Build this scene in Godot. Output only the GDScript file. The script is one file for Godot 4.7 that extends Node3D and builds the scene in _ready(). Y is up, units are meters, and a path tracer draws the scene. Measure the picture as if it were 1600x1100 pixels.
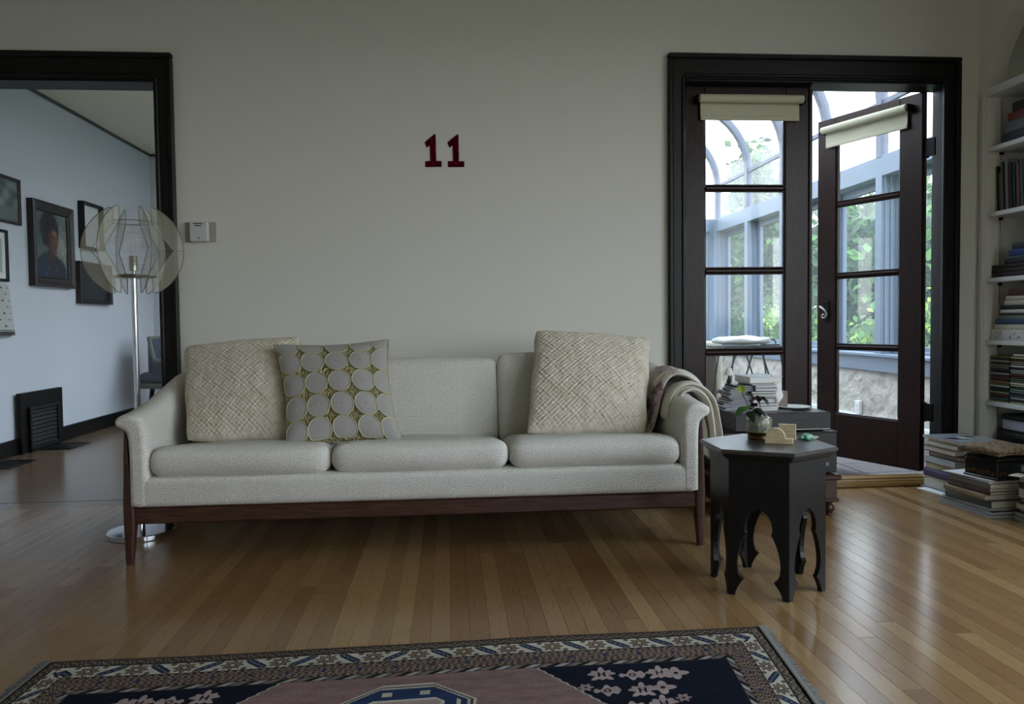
extends Node3D
# ---------------------------------------------------------------- mesh builder
class MB:
	var v := PackedVector3Array()
	var n := PackedVector3Array()
	var t := PackedVector2Array()

	func tri(a: Vector3, b: Vector3, c: Vector3, na: Vector3, nb: Vector3, nc: Vector3, ua := Vector2.ZERO, ub := Vector2.ZERO, uc := Vector2.ZERO) -> void:
		if (b - a).cross(c - a).dot(na + nb + nc) > 0.0:
			v.append(a); v.append(c); v.append(b)
			n.append(na); n.append(nc); n.append(nb)
			t.append(ua); t.append(uc); t.append(ub)
		else:
			v.append(a); v.append(b); v.append(c)
			n.append(na); n.append(nb); n.append(nc)
			t.append(ua); t.append(ub); t.append(uc)

	func flat(a: Vector3, b: Vector3, c: Vector3, out: Vector3) -> void:
		var m := (b - a).cross(c - a)
		if m.length_squared() < 1e-18:
			return
		m = m.normalized()
		if m.dot(out) < 0.0:
			m = -m
		tri(a, b, c, m, m, m)

	func quad(a: Vector3, b: Vector3, c: Vector3, d: Vector3, out: Vector3) -> void:
		var m := (b - a).cross(d - a)
		if m.length_squared() < 1e-18:
			m = (c - b).cross(d - b)
		m = m.normalized()
		if m.dot(out) < 0.0:
			m = -m
		tri(a, b, c, m, m, m, Vector2(0, 0), Vector2(1, 0), Vector2(1, 1))
		tri(a, c, d, m, m, m, Vector2(0, 0), Vector2(1, 1), Vector2(0, 1))

	# chamfered box: centre, size, bevel
	func box(c: Vector3, s: Vector3, bev := 0.002, xf := Transform3D.IDENTITY) -> void:
		var h := s * 0.5
		var b := minf(bev, minf(h.x, minf(h.y, h.z)) * 0.9)
		var ax := [Vector3.RIGHT, Vector3.UP, Vector3.BACK]
		for k in 3:
			var i := (k + 1) % 3
			var j := (k + 2) % 3
			for sg in [-1.0, 1.0]:
				var o: Vector3 = c + ax[k] * (h[k] * sg)
				var p: Vector3 = ax[i] * (h[i] - b)
				var q: Vector3 = ax[j] * (h[j] - b)
				quad(xf * (o - p - q), xf * (o + p - q), xf * (o + p + q), xf * (o - p + q), xf.basis * (ax[k] * sg))
			if b > 0.0:
				for si in [-1.0, 1.0]:
					for sj in [-1.0, 1.0]:
						var e: Vector3 = ax[k] * (h[k] - b)
						var a1: Vector3 = c + ax[i] * (h[i] * si) + ax[j] * ((h[j] - b) * sj)
						var a2: Vector3 = c + ax[i] * ((h[i] - b) * si) + ax[j] * (h[j] * sj)
						quad(xf * (a1 - e), xf * (a1 + e), xf * (a2 + e), xf * (a2 - e), xf.basis * (ax[i] * si + ax[j] * sj))
		if b > 0.0:
			for sx in [-1.0, 1.0]:
				for sy in [-1.0, 1.0]:
					for sz in [-1.0, 1.0]:
						var d := Vector3(sx, sy, sz)
						var m := c + d * (h - Vector3(b, b, b))
						flat(xf * (m + Vector3(b * sx, 0, 0)), xf * (m + Vector3(0, b * sy, 0)), xf * (m + Vector3(0, 0, b * sz)), xf.basis * d)

	# smooth parametric surface from rows of points
	func grid(rows: Array, cu := false, cv := false, outward := true) -> void:
		var ni := rows.size()
		var nj: int = rows[0].size()
		var nr := []
		var cen := Vector3.ZERO
		for r in rows:
			for p in r:
				cen += p
		cen /= float(ni * nj)
		var sum := 0.0
		for i in ni:
			var row := PackedVector3Array()
			for j in nj:
				var jp := (j + 1) % nj if cu else mini(j + 1, nj - 1)
				var jm := (j - 1 + nj) % nj if cu else maxi(j - 1, 0)
				var ip := (i + 1) % ni if cv else mini(i + 1, ni - 1)
				var im := (i - 1 + ni) % ni if cv else maxi(i - 1, 0)
				var du: Vector3 = rows[i][jp] - rows[i][jm]
				var dv: Vector3 = rows[ip][j] - rows[im][j]
				if du.length_squared() < 1e-14:
					var k := clampi(i + (1 if i == 0 else -1), 0, ni - 1)
					du = rows[k][jp] - rows[k][jm]
				if dv.length_squared() < 1e-14:
					var k2 := clampi(j + (1 if j == 0 else -1), 0, nj - 1)
					dv = rows[ip][k2] - rows[im][k2]
				var m := du.cross(dv)
				m = m.normalized() if m.length_squared() > 1e-20 else Vector3.UP
				row.append(m)
				sum += m.dot(rows[i][j] - cen)
			nr.append(row)
		var sg := -1.0 if (sum < 0.0) == outward else 1.0
		for i in (ni if cv else ni - 1):
			for j in (nj if cu else nj - 1):
				var i2 := (i + 1) % ni
				var j2 := (j + 1) % nj
				var ua := Vector2(float(j) / (nj - 1), float(i) / (ni - 1))
				var ub := Vector2(float(j + 1) / (nj - 1), float(i) / (ni - 1))
				var uc := Vector2(float(j + 1) / (nj - 1), float(i + 1) / (ni - 1))
				var ud := Vector2(float(j) / (nj - 1), float(i + 1) / (ni - 1))
				tri(rows[i][j], rows[i][j2], rows[i2][j2], nr[i][j] * sg, nr[i][j2] * sg, nr[i2][j2] * sg, ua, ub, uc)
				tri(rows[i][j], rows[i2][j2], rows[i2][j], nr[i][j] * sg, nr[i2][j2] * sg, nr[i2][j] * sg, ua, uc, ud)

	# profile of (radius, height), turned about y; corners sharper than ~35 degrees stay sharp
	func lathe(prof: Array, seg := 32, xf := Transform3D.IDENTITY) -> void:
		for k in prof.size() - 1:
			var p: Vector2 = prof[k]
			var q: Vector2 = prof[k + 1]
			var dir := (q - p).normalized()
			var n0 := Vector2(dir.y, -dir.x)
			var na := n0
			var nb := n0
			if k > 0:
				var d2: Vector2 = (p - prof[k - 1]).normalized()
				if d2.dot(dir) > 0.8:
					na = (n0 + Vector2(d2.y, -d2.x)).normalized()
			if k < prof.size() - 2:
				var d3: Vector2 = (prof[k + 2] - q).normalized()
				if d3.dot(dir) > 0.8:
					nb = (n0 + Vector2(d3.y, -d3.x)).normalized()
			for i in seg:
				var a := TAU * i / seg
				var b := TAU * (i + 1) / seg
				var ca := Vector3(cos(a), 0, sin(a))
				var cb := Vector3(cos(b), 0, sin(b))
				var A := xf * (ca * p.x + Vector3.UP * p.y)
				var B := xf * (cb * p.x + Vector3.UP * p.y)
				var C := xf * (cb * q.x + Vector3.UP * q.y)
				var D := xf * (ca * q.x + Vector3.UP * q.y)
				var nA := (xf.basis * (ca * na.x + Vector3.UP * na.y)).normalized()
				var nB := (xf.basis * (cb * na.x + Vector3.UP * na.y)).normalized()
				var nC := (xf.basis * (cb * nb.x + Vector3.UP * nb.y)).normalized()
				var nD := (xf.basis * (ca * nb.x + Vector3.UP * nb.y)).normalized()
				if p.x > 1e-6:
					tri(A, B, C, nA, nB, nC)
				if q.x > 1e-6:
					tri(A, C, D, nA, nC, nD)

	# round tube along a path; r is a number or an array of radii
	func tube(path: Array, r, seg := 8, closed := false) -> void:
		var rows := []
		var m := path.size()
		var up := Vector3.UP
		for i in m:
			var a: Vector3 = path[(i - 1 + m) % m] if closed else path[maxi(i - 1, 0)]
			var b: Vector3 = path[(i + 1) % m] if closed else path[mini(i + 1, m - 1)]
			var d := (b - a).normalized()
			if i == 0:
				up = Vector3.UP if absf(d.y) < 0.9 else Vector3.RIGHT
			var s := d.cross(up).normalized()
			up = s.cross(d).normalized()
			var rr: float = r[i] if r is Array else r
			var row := PackedVector3Array()
			for k in seg:
				var g := TAU * k / seg
				row.append(path[i] + (s * cos(g) + up * sin(g)) * rr)
			rows.append(row)
		var st := v.size()
		grid(rows, true, closed)
		# normals straight from the axis
		if not closed:
			for e in [0, m - 1]:
				var d2: Vector3 = (path[0] - path[1]) if e == 0 else (path[m - 1] - path[m - 2])
				for k in seg:
					flat(path[e], rows[e][k], rows[e][(k + 1) % seg], d2)
		if st < 0:
			return

	static func inset(poly: PackedVector2Array, d: float) -> PackedVector2Array:
		var out := PackedVector2Array()
		var m := poly.size()
		var area := 0.0
		for i in m:
			area += poly[i].cross(poly[(i + 1) % m])
		var sg := signf(area)
		for i in m:
			var e1 := (poly[i] - poly[(i - 1 + m) % m]).normalized()
			var e2 := (poly[(i + 1) % m] - poly[i]).normalized()
			var n1 := Vector2(-e1.y, e1.x) * sg
			var n2 := Vector2(-e2.y, e2.x) * sg
			var b := n1 + n2
			var k := maxf(b.length_squared() * 0.5, 0.35)
			out.append(poly[i] + b / k * d)
		return out

	# polygon in xy, from z0 to z1, with bevels b0 (at z0) and b1 (at z1)
	func extrude(poly: PackedVector2Array, z0: float, z1: float, b0 := 0.0, b1 := 0.0, xf := Transform3D.IDENTITY) -> void:
		var m := poly.size()
		var area := 0.0
		for i in m:
			area += poly[i].cross(poly[(i + 1) % m])
		var sg := signf(area)
		var loops := []
		var zs := []
		if b0 > 0.0:
			loops.append(inset(poly, b0)); zs.append(z0)
			loops.append(poly); zs.append(z0 + b0)
		else:
			loops.append(poly); zs.append(z0)
		if b1 > 0.0:
			loops.append(poly); zs.append(z1 - b1)
			loops.append(inset(poly, b1)); zs.append(z1)
		else:
			loops.append(poly); zs.append(z1)
		for k in loops.size() - 1:
			for i in m:
				var j := (i + 1) % m
				var e: Vector2 = poly[j] - poly[i]
				var o := Vector3(e.y, -e.x, 0) * sg
				var a := Vector3(loops[k][i].x, loops[k][i].y, zs[k])
				var b := Vector3(loops[k][j].x, loops[k][j].y, zs[k])
				var c := Vector3(loops[k + 1][j].x, loops[k + 1][j].y, zs[k + 1])
				var d := Vector3(loops[k + 1][i].x, loops[k + 1][i].y, zs[k + 1])
				quad(xf * a, xf * b, xf * c, xf * d, xf.basis * o)
		for e in [0, loops.size() - 1]:
			var idx := Geometry2D.triangulate_polygon(loops[e])
			var dz := Vector3(0, 0, -1 if e == 0 else 1)
			for k in range(0, idx.size(), 3):
				var q := []
				for w in 3:
					var pp: Vector2 = loops[e][idx[k + w]]
					q.append(xf * Vector3(pp.x, pp.y, zs[e]))
				flat(q[0], q[1], q[2], xf.basis * dz)

	# rounded box with crowned faces; crown = how far each pair of faces bulges
	func soft(half: Vector3, r: float, crown: Vector3, nn := 14, xf := Transform3D.IDENTITY, bend := 0, bp := 0.0) -> void:
		var at := {}
		var pos := []
		var acc := []
		var tris := []
		var ks := []
		for i in nn + 1:
			var w := -1.0 + 2.0 * i / nn
			ks.append(signf(w) * (1.0 - pow(1.0 - absf(w), 1.7)))
		for ax in 3:
			for sg in [-1.0, 1.0]:
				var ids := []
				for i in nn + 1:
					for j in nn + 1:
						var p := Vector3.ZERO
						p[ax] = sg
						p[(ax + 1) % 3] = ks[i]
						p[(ax + 2) % 3] = ks[j]
						var h := p * half
						var lim := half - Vector3(r, r, r)
						var inn := Vector3(clampf(h.x, -lim.x, lim.x), clampf(h.y, -lim.y, lim.y), clampf(h.z, -lim.z, lim.z))
						var q := inn + (h - inn).normalized() * r
						var f := q / half
						q.x += signf(f.x) * absf(f.x) * crown.x * (1 - f.y * f.y) * (1 - f.z * f.z)
						q.y += signf(f.y) * absf(f.y) * crown.y * (1 - f.x * f.x) * (1 - f.z * f.z)
						q.z += signf(f.z) * absf(f.z) * crown.z * (1 - f.x * f.x) * (1 - f.y * f.y)
						if bend > 0:
							q = bent(q, bend, bp)
						q = xf * q
						var key := Vector3i((q * 50000.0).round())
						if not at.has(key):
							at[key] = pos.size()
							pos.append(q)
							acc.append(Vector3.ZERO)
						ids.append(at[key])
				for i in nn:
					for j in nn:
						var a: int = ids[i * (nn + 1) + j]
						var b: int = ids[(i + 1) * (nn + 1) + j]
						var c: int = ids[(i + 1) * (nn + 1) + j + 1]
						var d: int = ids[i * (nn + 1) + j + 1]
						if sg > 0:
							tris.append([a, b, c]); tris.append([a, c, d])
						else:
							tris.append([a, c, b]); tris.append([a, d, c])
		for q in tris:
			var m: Vector3 = (pos[q[1]] - pos[q[0]]).cross(pos[q[2]] - pos[q[0]])
			for w in 3:
				acc[q[w]] += m
		for q in tris:
			if q[0] == q[1] or q[1] == q[2] or q[0] == q[2]:
				continue
			tri(pos[q[0]], pos[q[1]], pos[q[2]], acc[q[0]].normalized(), acc[q[1]].normalized(), acc[q[2]].normalized())

	# small deformations used by soft(): 1 crumpled pad, 2 base sinking backwards, 3 seat unevenness, 4 crumpled tissue, 5 lumpy purse
	func bent(q: Vector3, kind: int, p: float) -> Vector3:
		if kind == 1:
			return q + Vector3(0, 0.006 * sin(q.x * 31.0) * cos(q.z * 23.0) if q.y > 0 else 0.0, 0)
		if kind == 2:
			return q - Vector3(0, 0.055 * clampf((0.33 - q.z) / 0.7, 0, 1) if q.y > 0 else 0.0, 0)
		if kind == 3:
			return q + Vector3(0, 0.004 * sin(q.x * 9.0 + p) * cos(q.z * 7.0), 0.003 * sin(q.x * 13.0 + p))
		if kind == 4:
			return q * Vector3(1.0 + 0.35 * sin(q.y * 90.0), 1, 1.0 + 0.4 * cos(q.y * 75.0 + q.x * 60.0))
		return q + Vector3(0, 0.003 * sin(q.x * 40.0) * cos(q.z * 35.0), 0)

	func mesh(shift := Vector3.ZERO) -> ArrayMesh:
		var arr := []
		arr.resize(Mesh.ARRAY_MAX)
		if shift != Vector3.ZERO:
			for i in v.size():
				v[i] -= shift
		arr[Mesh.ARRAY_VERTEX] = v
		arr[Mesh.ARRAY_NORMAL] = n
		arr[Mesh.ARRAY_TEX_UV] = t
		var m := ArrayMesh.new()
		m.add_surface_from_arrays(Mesh.PRIMITIVE_TRIANGLES, arr)
		return m

# ---------------------------------------------------------------- node helpers
var names := {}
var M := {}
var rng := RandomNumberGenerator.new()

func numbered(called: String) -> String:
	if not names.has(called):
		names[called] = 0
		return called
	names[called] += 1
	return "%s_%03d" % [called, names[called]]

func thing(called: String, label: String, category: String, at := Vector3.ZERO, turn := 0.0, group := "") -> Node3D:
	var o := Node3D.new()
	o.name = numbered(called)
	add_child(o, true)
	o.position = at
	o.rotation.y = turn
	o.set_meta("label", label)
	o.set_meta("category", category)
	if group:
		o.set_meta("group", group)
	return o

# a part under parent; with world = true its vertices were given in world coordinates (things that are not turned)
func part(parent: Node3D, called: String, mb: MB, mat: Material, world := false, label := "") -> MeshInstance3D:
	var o := MeshInstance3D.new()
	o.name = called
	var root := parent
	while root.get_parent() != self and root != self:
		root = root.get_parent()
	o.mesh = mb.mesh(root.position if world else Vector3.ZERO)
	o.material_override = mat
	o.set_meta("m", true)
	if label:
		o.set_meta("label", label)
	parent.add_child(o, true)
	return o

func struct(called: String, mb: MB, mat: Material, label := "", category := "") -> MeshInstance3D:
	var o := MeshInstance3D.new()
	o.name = numbered(called)
	o.mesh = mb.mesh()
	o.material_override = mat
	o.set_meta("kind", "structure")
	if label:
		o.set_meta("label", label)
	if category:
		o.set_meta("category", category)
	add_child(o, true)
	return o

func V(x: float, y: float, z: float) -> Vector3:
	return Vector3(x, y, z)

func bx(c: Vector3, s: Vector3, bev := 0.002, xf := Transform3D.IDENTITY) -> MB:
	var b := MB.new()
	b.box(c, s, bev, xf)
	return b

# box from two corners
func bb(a: Vector3, b: Vector3, bev := 0.002) -> MB:
	return bx((a + b) * 0.5, (b - a).abs(), bev)

# ---------------------------------------------------------------- materials
func nz(freq: float, ramp: Array, size := 256, kind := FastNoiseLite.TYPE_SIMPLEX_SMOOTH, oct := 3, sd := 1, nrm := 0.0) -> NoiseTexture2D:
	var f := FastNoiseLite.new()
	f.noise_type = kind
	f.frequency = freq
	f.fractal_octaves = oct
	f.seed = sd
	var x := NoiseTexture2D.new()
	x.width = size
	x.height = size
	x.seamless = true
	x.noise = f
	if nrm > 0.0:
		x.as_normal_map = true
		x.bump_strength = nrm
	elif ramp.size():
		var g := Gradient.new()
		g.offsets = PackedFloat32Array()
		g.colors = PackedColorArray()
		var offs := PackedFloat32Array()
		var cols := PackedColorArray()
		for i in ramp.size():
			offs.append(float(i) / (ramp.size() - 1))
			cols.append(ramp[i])
		g.offsets = offs
		g.colors = cols
		x.color_ramp = g
	return x

func mt(key: String, c: Color, rough := 0.7, spec := 0.5, metal := 0.0) -> StandardMaterial3D:
	if M.has(key):
		return M[key]
	var m := StandardMaterial3D.new()
	m.resource_name = key
	m.albedo_color = c
	m.roughness = rough
	m.metallic = metal
	m.metallic_specular = spec
	M[key] = m
	return m

func tex(m: StandardMaterial3D, albedo: Texture2D, scale: Vector3, bump: Texture2D = null, cm := 0.0, world := false) -> StandardMaterial3D:
	m.uv1_triplanar = true
	m.uv1_world_triplanar = world
	m.uv1_scale = scale
	if albedo:
		m.albedo_texture = albedo
	if bump:
		m.heightmap_enabled = true
		m.heightmap_texture = bump
		m.heightmap_scale = cm
	return m

func glass(key: String, c: Color, a: float, rough := 0.02) -> StandardMaterial3D:
	if M.has(key):
		return M[key]
	var m := mt(key, Color(c.r, c.g, c.b, a), rough)
	m.transparency = BaseMaterial3D.TRANSPARENCY_ALPHA
	return m

func solid(c: Color, rough := 0.7) -> StandardMaterial3D:
	return mt("c_%s_%.2f" % [c.to_html(false), rough], c, rough)

func g3(x: float) -> Color:
	return Color(x, x, x)


func _ready() -> void:
	rng.seed = 11
	setup()
	materials()
	shell()
	floors()
	sunroom()
	outside()
	left_room()
	bookcase()
	sofa()
	pillows()
	blanket()
	lamp()
	hex_table()
	table_top_things()
	stereo()
	floor_books()
	wall_things()
	rug()

# ---------------------------------------------------------------- camera, sky, exposure
func setup() -> void:
	var cam := Camera3D.new()
	cam.name = "camera"
	var yaw := 0.0801
	var pitch := -0.0388
	var roll := -0.0112
	var f := Vector3(sin(yaw) * cos(pitch), sin(pitch), -cos(yaw) * cos(pitch))
	var r := Vector3(cos(yaw), 0, sin(yaw))
	var u := r.cross(f)
	cam.transform = Transform3D(Basis(r * cos(roll) + u * sin(roll), u * cos(roll) - r * sin(roll), -f), Vector3(0, 0.874, 3.898))
	cam.fov = rad_to_deg(2.0 * atan(550.0 / 1218.1))
	cam.near = 0.05
	cam.far = 200.0
	add_child(cam)
	cam.current = true
	var env := Environment.new()
	env.background_mode = Environment.BG_SKY
	var sm := ProceduralSkyMaterial.new()          # an even, bright overcast sky
	sm.sky_top_color = Color(0.84, 0.92, 1.0)
	sm.sky_horizon_color = Color(0.97, 0.985, 1.0)
	sm.sky_curve = 0.2
	sm.ground_horizon_color = Color(0.55, 0.57, 0.52)
	sm.ground_bottom_color = Color(0.42, 0.45, 0.38)
	sm.sky_energy_multiplier = 1.0
	sm.ground_energy_multiplier = 0.5
	var sky := Sky.new()
	sky.sky_material = sm
	env.sky = sky
	env.tonemap_mode = Environment.TONE_MAPPER_LINEAR
	env.tonemap_exposure = 6.5
	env.sdfgi_enabled = true
	env.ssao_enabled = true
	env.ssil_enabled = true
	var we := WorldEnvironment.new()
	we.name = "world"
	we.environment = env
	add_child(we)

func materials() -> void:
	mt("paint", Color(0.865, 0.855, 0.82), 0.85, 0.3)
	mt("paint_ceiling", Color(0.93, 0.90, 0.84), 0.85, 0.3)
	mt("paint_left", Color(0.82, 0.83, 0.85), 0.85, 0.3)
	mt("white_wood", Color(0.83, 0.83, 0.82), 0.5)
	var dk := mt("dark_wood", Color(0.055, 0.045, 0.039), 0.42, 0.4)
	tex(dk, nz(0.02, [Color(0.7, 0.7, 0.7), Color(1, 1, 1)], 256), V(9, 2, 9))
	var lf := mt("mahogany", Color(0.20, 0.105, 0.072), 0.33, 0.36)
	tex(lf, nz(0.03, [Color(0.62, 0.62, 0.62), Color(1, 1, 1)], 256, FastNoiseLite.TYPE_SIMPLEX_SMOOTH, 4, 3), V(9, 0.9, 9))
	var wn := mt("walnut", Color(0.34, 0.215, 0.16), 0.42)
	tex(wn, nz(0.03, [Color(0.55, 0.5, 0.5), Color(1, 1, 1)], 256, FastNoiseLite.TYPE_SIMPLEX_SMOOTH, 4, 5), V(0.9, 12, 12))
	var sf := mt("boucle", Color(0.925, 0.91, 0.88), 0.95, 0.2)
	tex(sf, nz(0.085, [Color(0.72, 0.715, 0.70), Color(0.97, 0.97, 0.97), Color(1, 1, 1)], 512, FastNoiseLite.TYPE_SIMPLEX, 2, 7), V(3.6, 3.6, 3.6), nz(0.10, [], 512, FastNoiseLite.TYPE_SIMPLEX, 2, 8), 0.32)
	sf.rim_enabled = true
	sf.rim = 0.25
	mt("black", Color(0.035, 0.036, 0.038), 0.45)
	mt("black_gloss", Color(0.02, 0.02, 0.022), 0.2)
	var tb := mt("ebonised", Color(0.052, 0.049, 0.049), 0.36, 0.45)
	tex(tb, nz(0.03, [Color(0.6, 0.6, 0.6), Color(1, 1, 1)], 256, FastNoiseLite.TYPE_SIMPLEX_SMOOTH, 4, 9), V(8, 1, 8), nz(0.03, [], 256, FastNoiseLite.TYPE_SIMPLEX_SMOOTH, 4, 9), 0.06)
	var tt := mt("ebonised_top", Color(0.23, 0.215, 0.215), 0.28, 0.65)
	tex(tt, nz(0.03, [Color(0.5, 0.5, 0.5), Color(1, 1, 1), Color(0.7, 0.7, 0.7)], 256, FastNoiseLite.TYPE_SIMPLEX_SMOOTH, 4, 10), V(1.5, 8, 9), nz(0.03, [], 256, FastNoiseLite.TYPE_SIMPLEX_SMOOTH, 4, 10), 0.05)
	mt("chrome", Color(0.80, 0.81, 0.83), 0.09, 0.5, 1.0)
	mt("steel", Color(0.72, 0.71, 0.68), 0.33, 0.5, 1.0)
	mt("brass", Color(0.66, 0.55, 0.33), 0.3, 0.5, 1.0)
	mt("iron", Color(0.06, 0.055, 0.05), 0.5, 0.5, 0.6)
	mt("blind", Color(0.80, 0.78, 0.69), 0.9, 0.2)
	glass("pane", Color(0.93, 0.97, 0.97), 0.04).metallic_specular = 0.28
	glass("acrylic", Color(0.83, 0.82, 0.74), 0.24, 0.06)
	glass("bulb_glass", Color(0.95, 0.95, 0.95), 0.08, 0.02)
	glass("string", Color(0.9, 0.9, 0.87), 0.35, 0.2)
	mt("blue_paint", Color(0.41, 0.465, 0.53), 0.5)
	mt("paper", Color(0.79, 0.765, 0.70), 0.9, 0.2)
	mt("paper_white", Color(0.88, 0.88, 0.87), 0.8, 0.2)
	var st := mt("rubble", Color(0.78, 0.76, 0.73), 0.95, 0.2)
	tex(st, nz(0.012, [Color(0.74, 0.73, 0.71), Color(0.95, 0.94, 0.92), Color(0.85, 0.85, 0.85)], 512, FastNoiseLite.TYPE_SIMPLEX_SMOOTH, 5, 12), V(0.6, 0.8, 0.6), nz(0.012, [], 512, FastNoiseLite.TYPE_SIMPLEX_SMOOTH, 4, 12), 3.0)
	for k in 3:
		var pv := mt("paver_%d" % k, [Color(0.33, 0.28, 0.26), Color(0.29, 0.24, 0.225), Color(0.36, 0.32, 0.295)][k], 0.65)
		tex(pv, nz(0.03, [Color(0.75, 0.75, 0.75), Color(1, 1, 1)], 256, FastNoiseLite.TYPE_SIMPLEX_SMOOTH, 4, 14 + k), V(2, 2, 2))
	# floor boards: eight tones, grain along z (living room) or along x (room beyond)
	var tones := [Color(0.535, 0.41, 0.27), Color(0.565, 0.44, 0.295), Color(0.50, 0.375, 0.245), Color(0.55, 0.425, 0.28), Color(0.52, 0.395, 0.26), Color(0.605, 0.485, 0.33), Color(0.56, 0.435, 0.295), Color(0.50, 0.37, 0.24)]
	var grain := nz(0.035, [Color(0.80, 0.79, 0.77), Color(0.97, 0.97, 0.97), Color(1, 1, 1), Color(0.88, 0.87, 0.86)], 512, FastNoiseLite.TYPE_SIMPLEX_SMOOTH, 4, 21)
	for d in 2:
		for k in 8:
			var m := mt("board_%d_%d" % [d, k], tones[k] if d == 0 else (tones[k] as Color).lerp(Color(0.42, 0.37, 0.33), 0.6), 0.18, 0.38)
			tex(m, grain, V(5, 5, 0.55) if d == 0 else V(0.55, 5, 5), null, 0.0, true)
			m.uv1_offset = V(0.37 * k, 0.21 * k, 0.53 * k)

# ---------------------------------------------------------------- the room itself
const ZB := 5.7        # rear wall, behind the camera
const XR := 2.77       # right wall
const XL := -2.97      # left wall, both rooms
const YC := 2.65
const ZF := -4.25      # far wall of the room on the left

func slab(poly: Array, x0: float, x1: float) -> MB:   # polygon in (z, y) extruded along x
	var p := PackedVector2Array()
	for q in poly:
		p.append(Vector2(-q[0], q[1]))
	var b := MB.new()
	# local x -> -z, local z -> x
	b.extrude(p, x0, x1, 0, 0, Transform3D(Basis(V(0, 0, -1), V(0, 1, 0), V(1, 0, 0)), Vector3.ZERO))
	return b

func shell() -> void:
	var w := PackedVector2Array([Vector2(XL - 0.12, 0), Vector2(-2.9, 0), Vector2(-2.9, 2.05), Vector2(-1.385, 2.05), Vector2(-1.385, 0), Vector2(1.19, 0), Vector2(1.19, 2.09), Vector2(2.62, 2.09), Vector2(2.62, 0), Vector2(3.85, 0), Vector2(3.85, YC), Vector2(XL - 0.12, YC)])
	var b := MB.new()
	b.extrude(w, -0.14, 0.0)
	struct("wall_front", b, M.paint)
	# right wall with the arched niche
	var pz := [[0.0, 0.0], [0.055, 0.0], [0.055, 2.02]]
	for i in range(1, 24):
		var a := PI * i / 24.0
		pz.append([0.6125 - 0.5575 * cos(a), 2.02 + 0.48 * sin(a)])
	pz.append_array([[1.17, 2.02], [1.17, 0.0], [1.3, 0.0], [1.3, YC], [0.0, YC]])
	var wr := struct("wall_right", slab(pz, XR, XR + 0.1), M.paint)
	var rr := MB.new()
	rr.box(V(XR + 0.05, 0.15, 3.5), V(0.1, 0.3, 4.4), 0)
	rr.box(V(XR + 0.05, 2.55, 3.5), V(0.1, 0.2, 4.4), 0)
	rr.box(V(XR + 0.05, 1.375, 1.34), V(0.1, 2.15, 0.08), 0)
	rr.box(V(XR + 0.05, 1.375, 5.55), V(0.1, 2.15, 0.3), 0)
	part(wr, "window_surround", rr, M.paint)
	var fr3 := MB.new()
	for q in [[1.41, 1.375, 0.06, 2.15], [5.37, 1.375, 0.06, 2.15], [2.94, 1.375, 0.06, 2.15], [4.16, 1.375, 0.06, 2.15], [3.39, 0.33, 4.02, 0.06], [3.39, 2.42, 4.02, 0.06]]:
		fr3.box(V(XR + 0.06, q[1], q[0]), V(0.05, q[3], q[2]), 0.004)
	var w4 := struct("window_2", fr3, M.dark_wood)
	part(w4, "pane", bb(V(XR + 0.058, 0.33, 1.41), V(XR + 0.062, 2.42, 5.37), 0), M.pane)
	struct("wall_left", bb(V(XL - 0.12, 0, ZF - 0.12), V(XL, YC, ZB), 0), M.paint_left)
	# rear wall with one window
	b = MB.new()
	b.box(V((XL + 1.58) / 2, YC / 2, ZB + 0.07), V(1.7 - XL + 0.12, YC, 0.14), 0)
	b.box(V(2.15, 0.175, ZB + 0.07), V(0.9, 0.35, 0.14), 0)
	b.box(V(2.15, (2.35 + YC) / 2, ZB + 0.07), V(0.9, YC - 2.35, 0.14), 0)
	b.box(V((2.6 + XR + 0.1) / 2, YC / 2, ZB + 0.07), V(XR + 0.1 - 2.6, YC, 0.14), 0)
	struct("wall_back", b, M.paint)
	var fr := MB.new()
	for q in [[1.73, 1.35, 0.06, 2.0], [2.57, 1.35, 0.06, 2.0], [2.15, 0.38, 0.9, 0.06], [2.15, 2.32, 0.9, 0.06]]:
		fr.box(V(q[0], q[1], ZB + 0.08), V(q[2], q[3], 0.05), 0.004)
	var s := struct("window_1", fr, M.dark_wood)
	part(s, "pane", bb(V(1.73, 0.38, ZB + 0.078), V(2.57, 2.32, ZB + 0.082), 0), M.pane)
	var c := MB.new()
	c.box(V(-0.05, YC + 0.06, (ZB - 0.14) / 2 + 0.1), V(6.6, 0.12, ZB + 0.5), 0)
	struct("ceiling", c, M.paint_ceiling)
	# casings
	casing("trim_1", -2.98, -1.385, 2.05, true, 0.0)
	casing("trim_2", 1.197, 2.566, 2.09, false, 0.04)
	doors()

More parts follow.
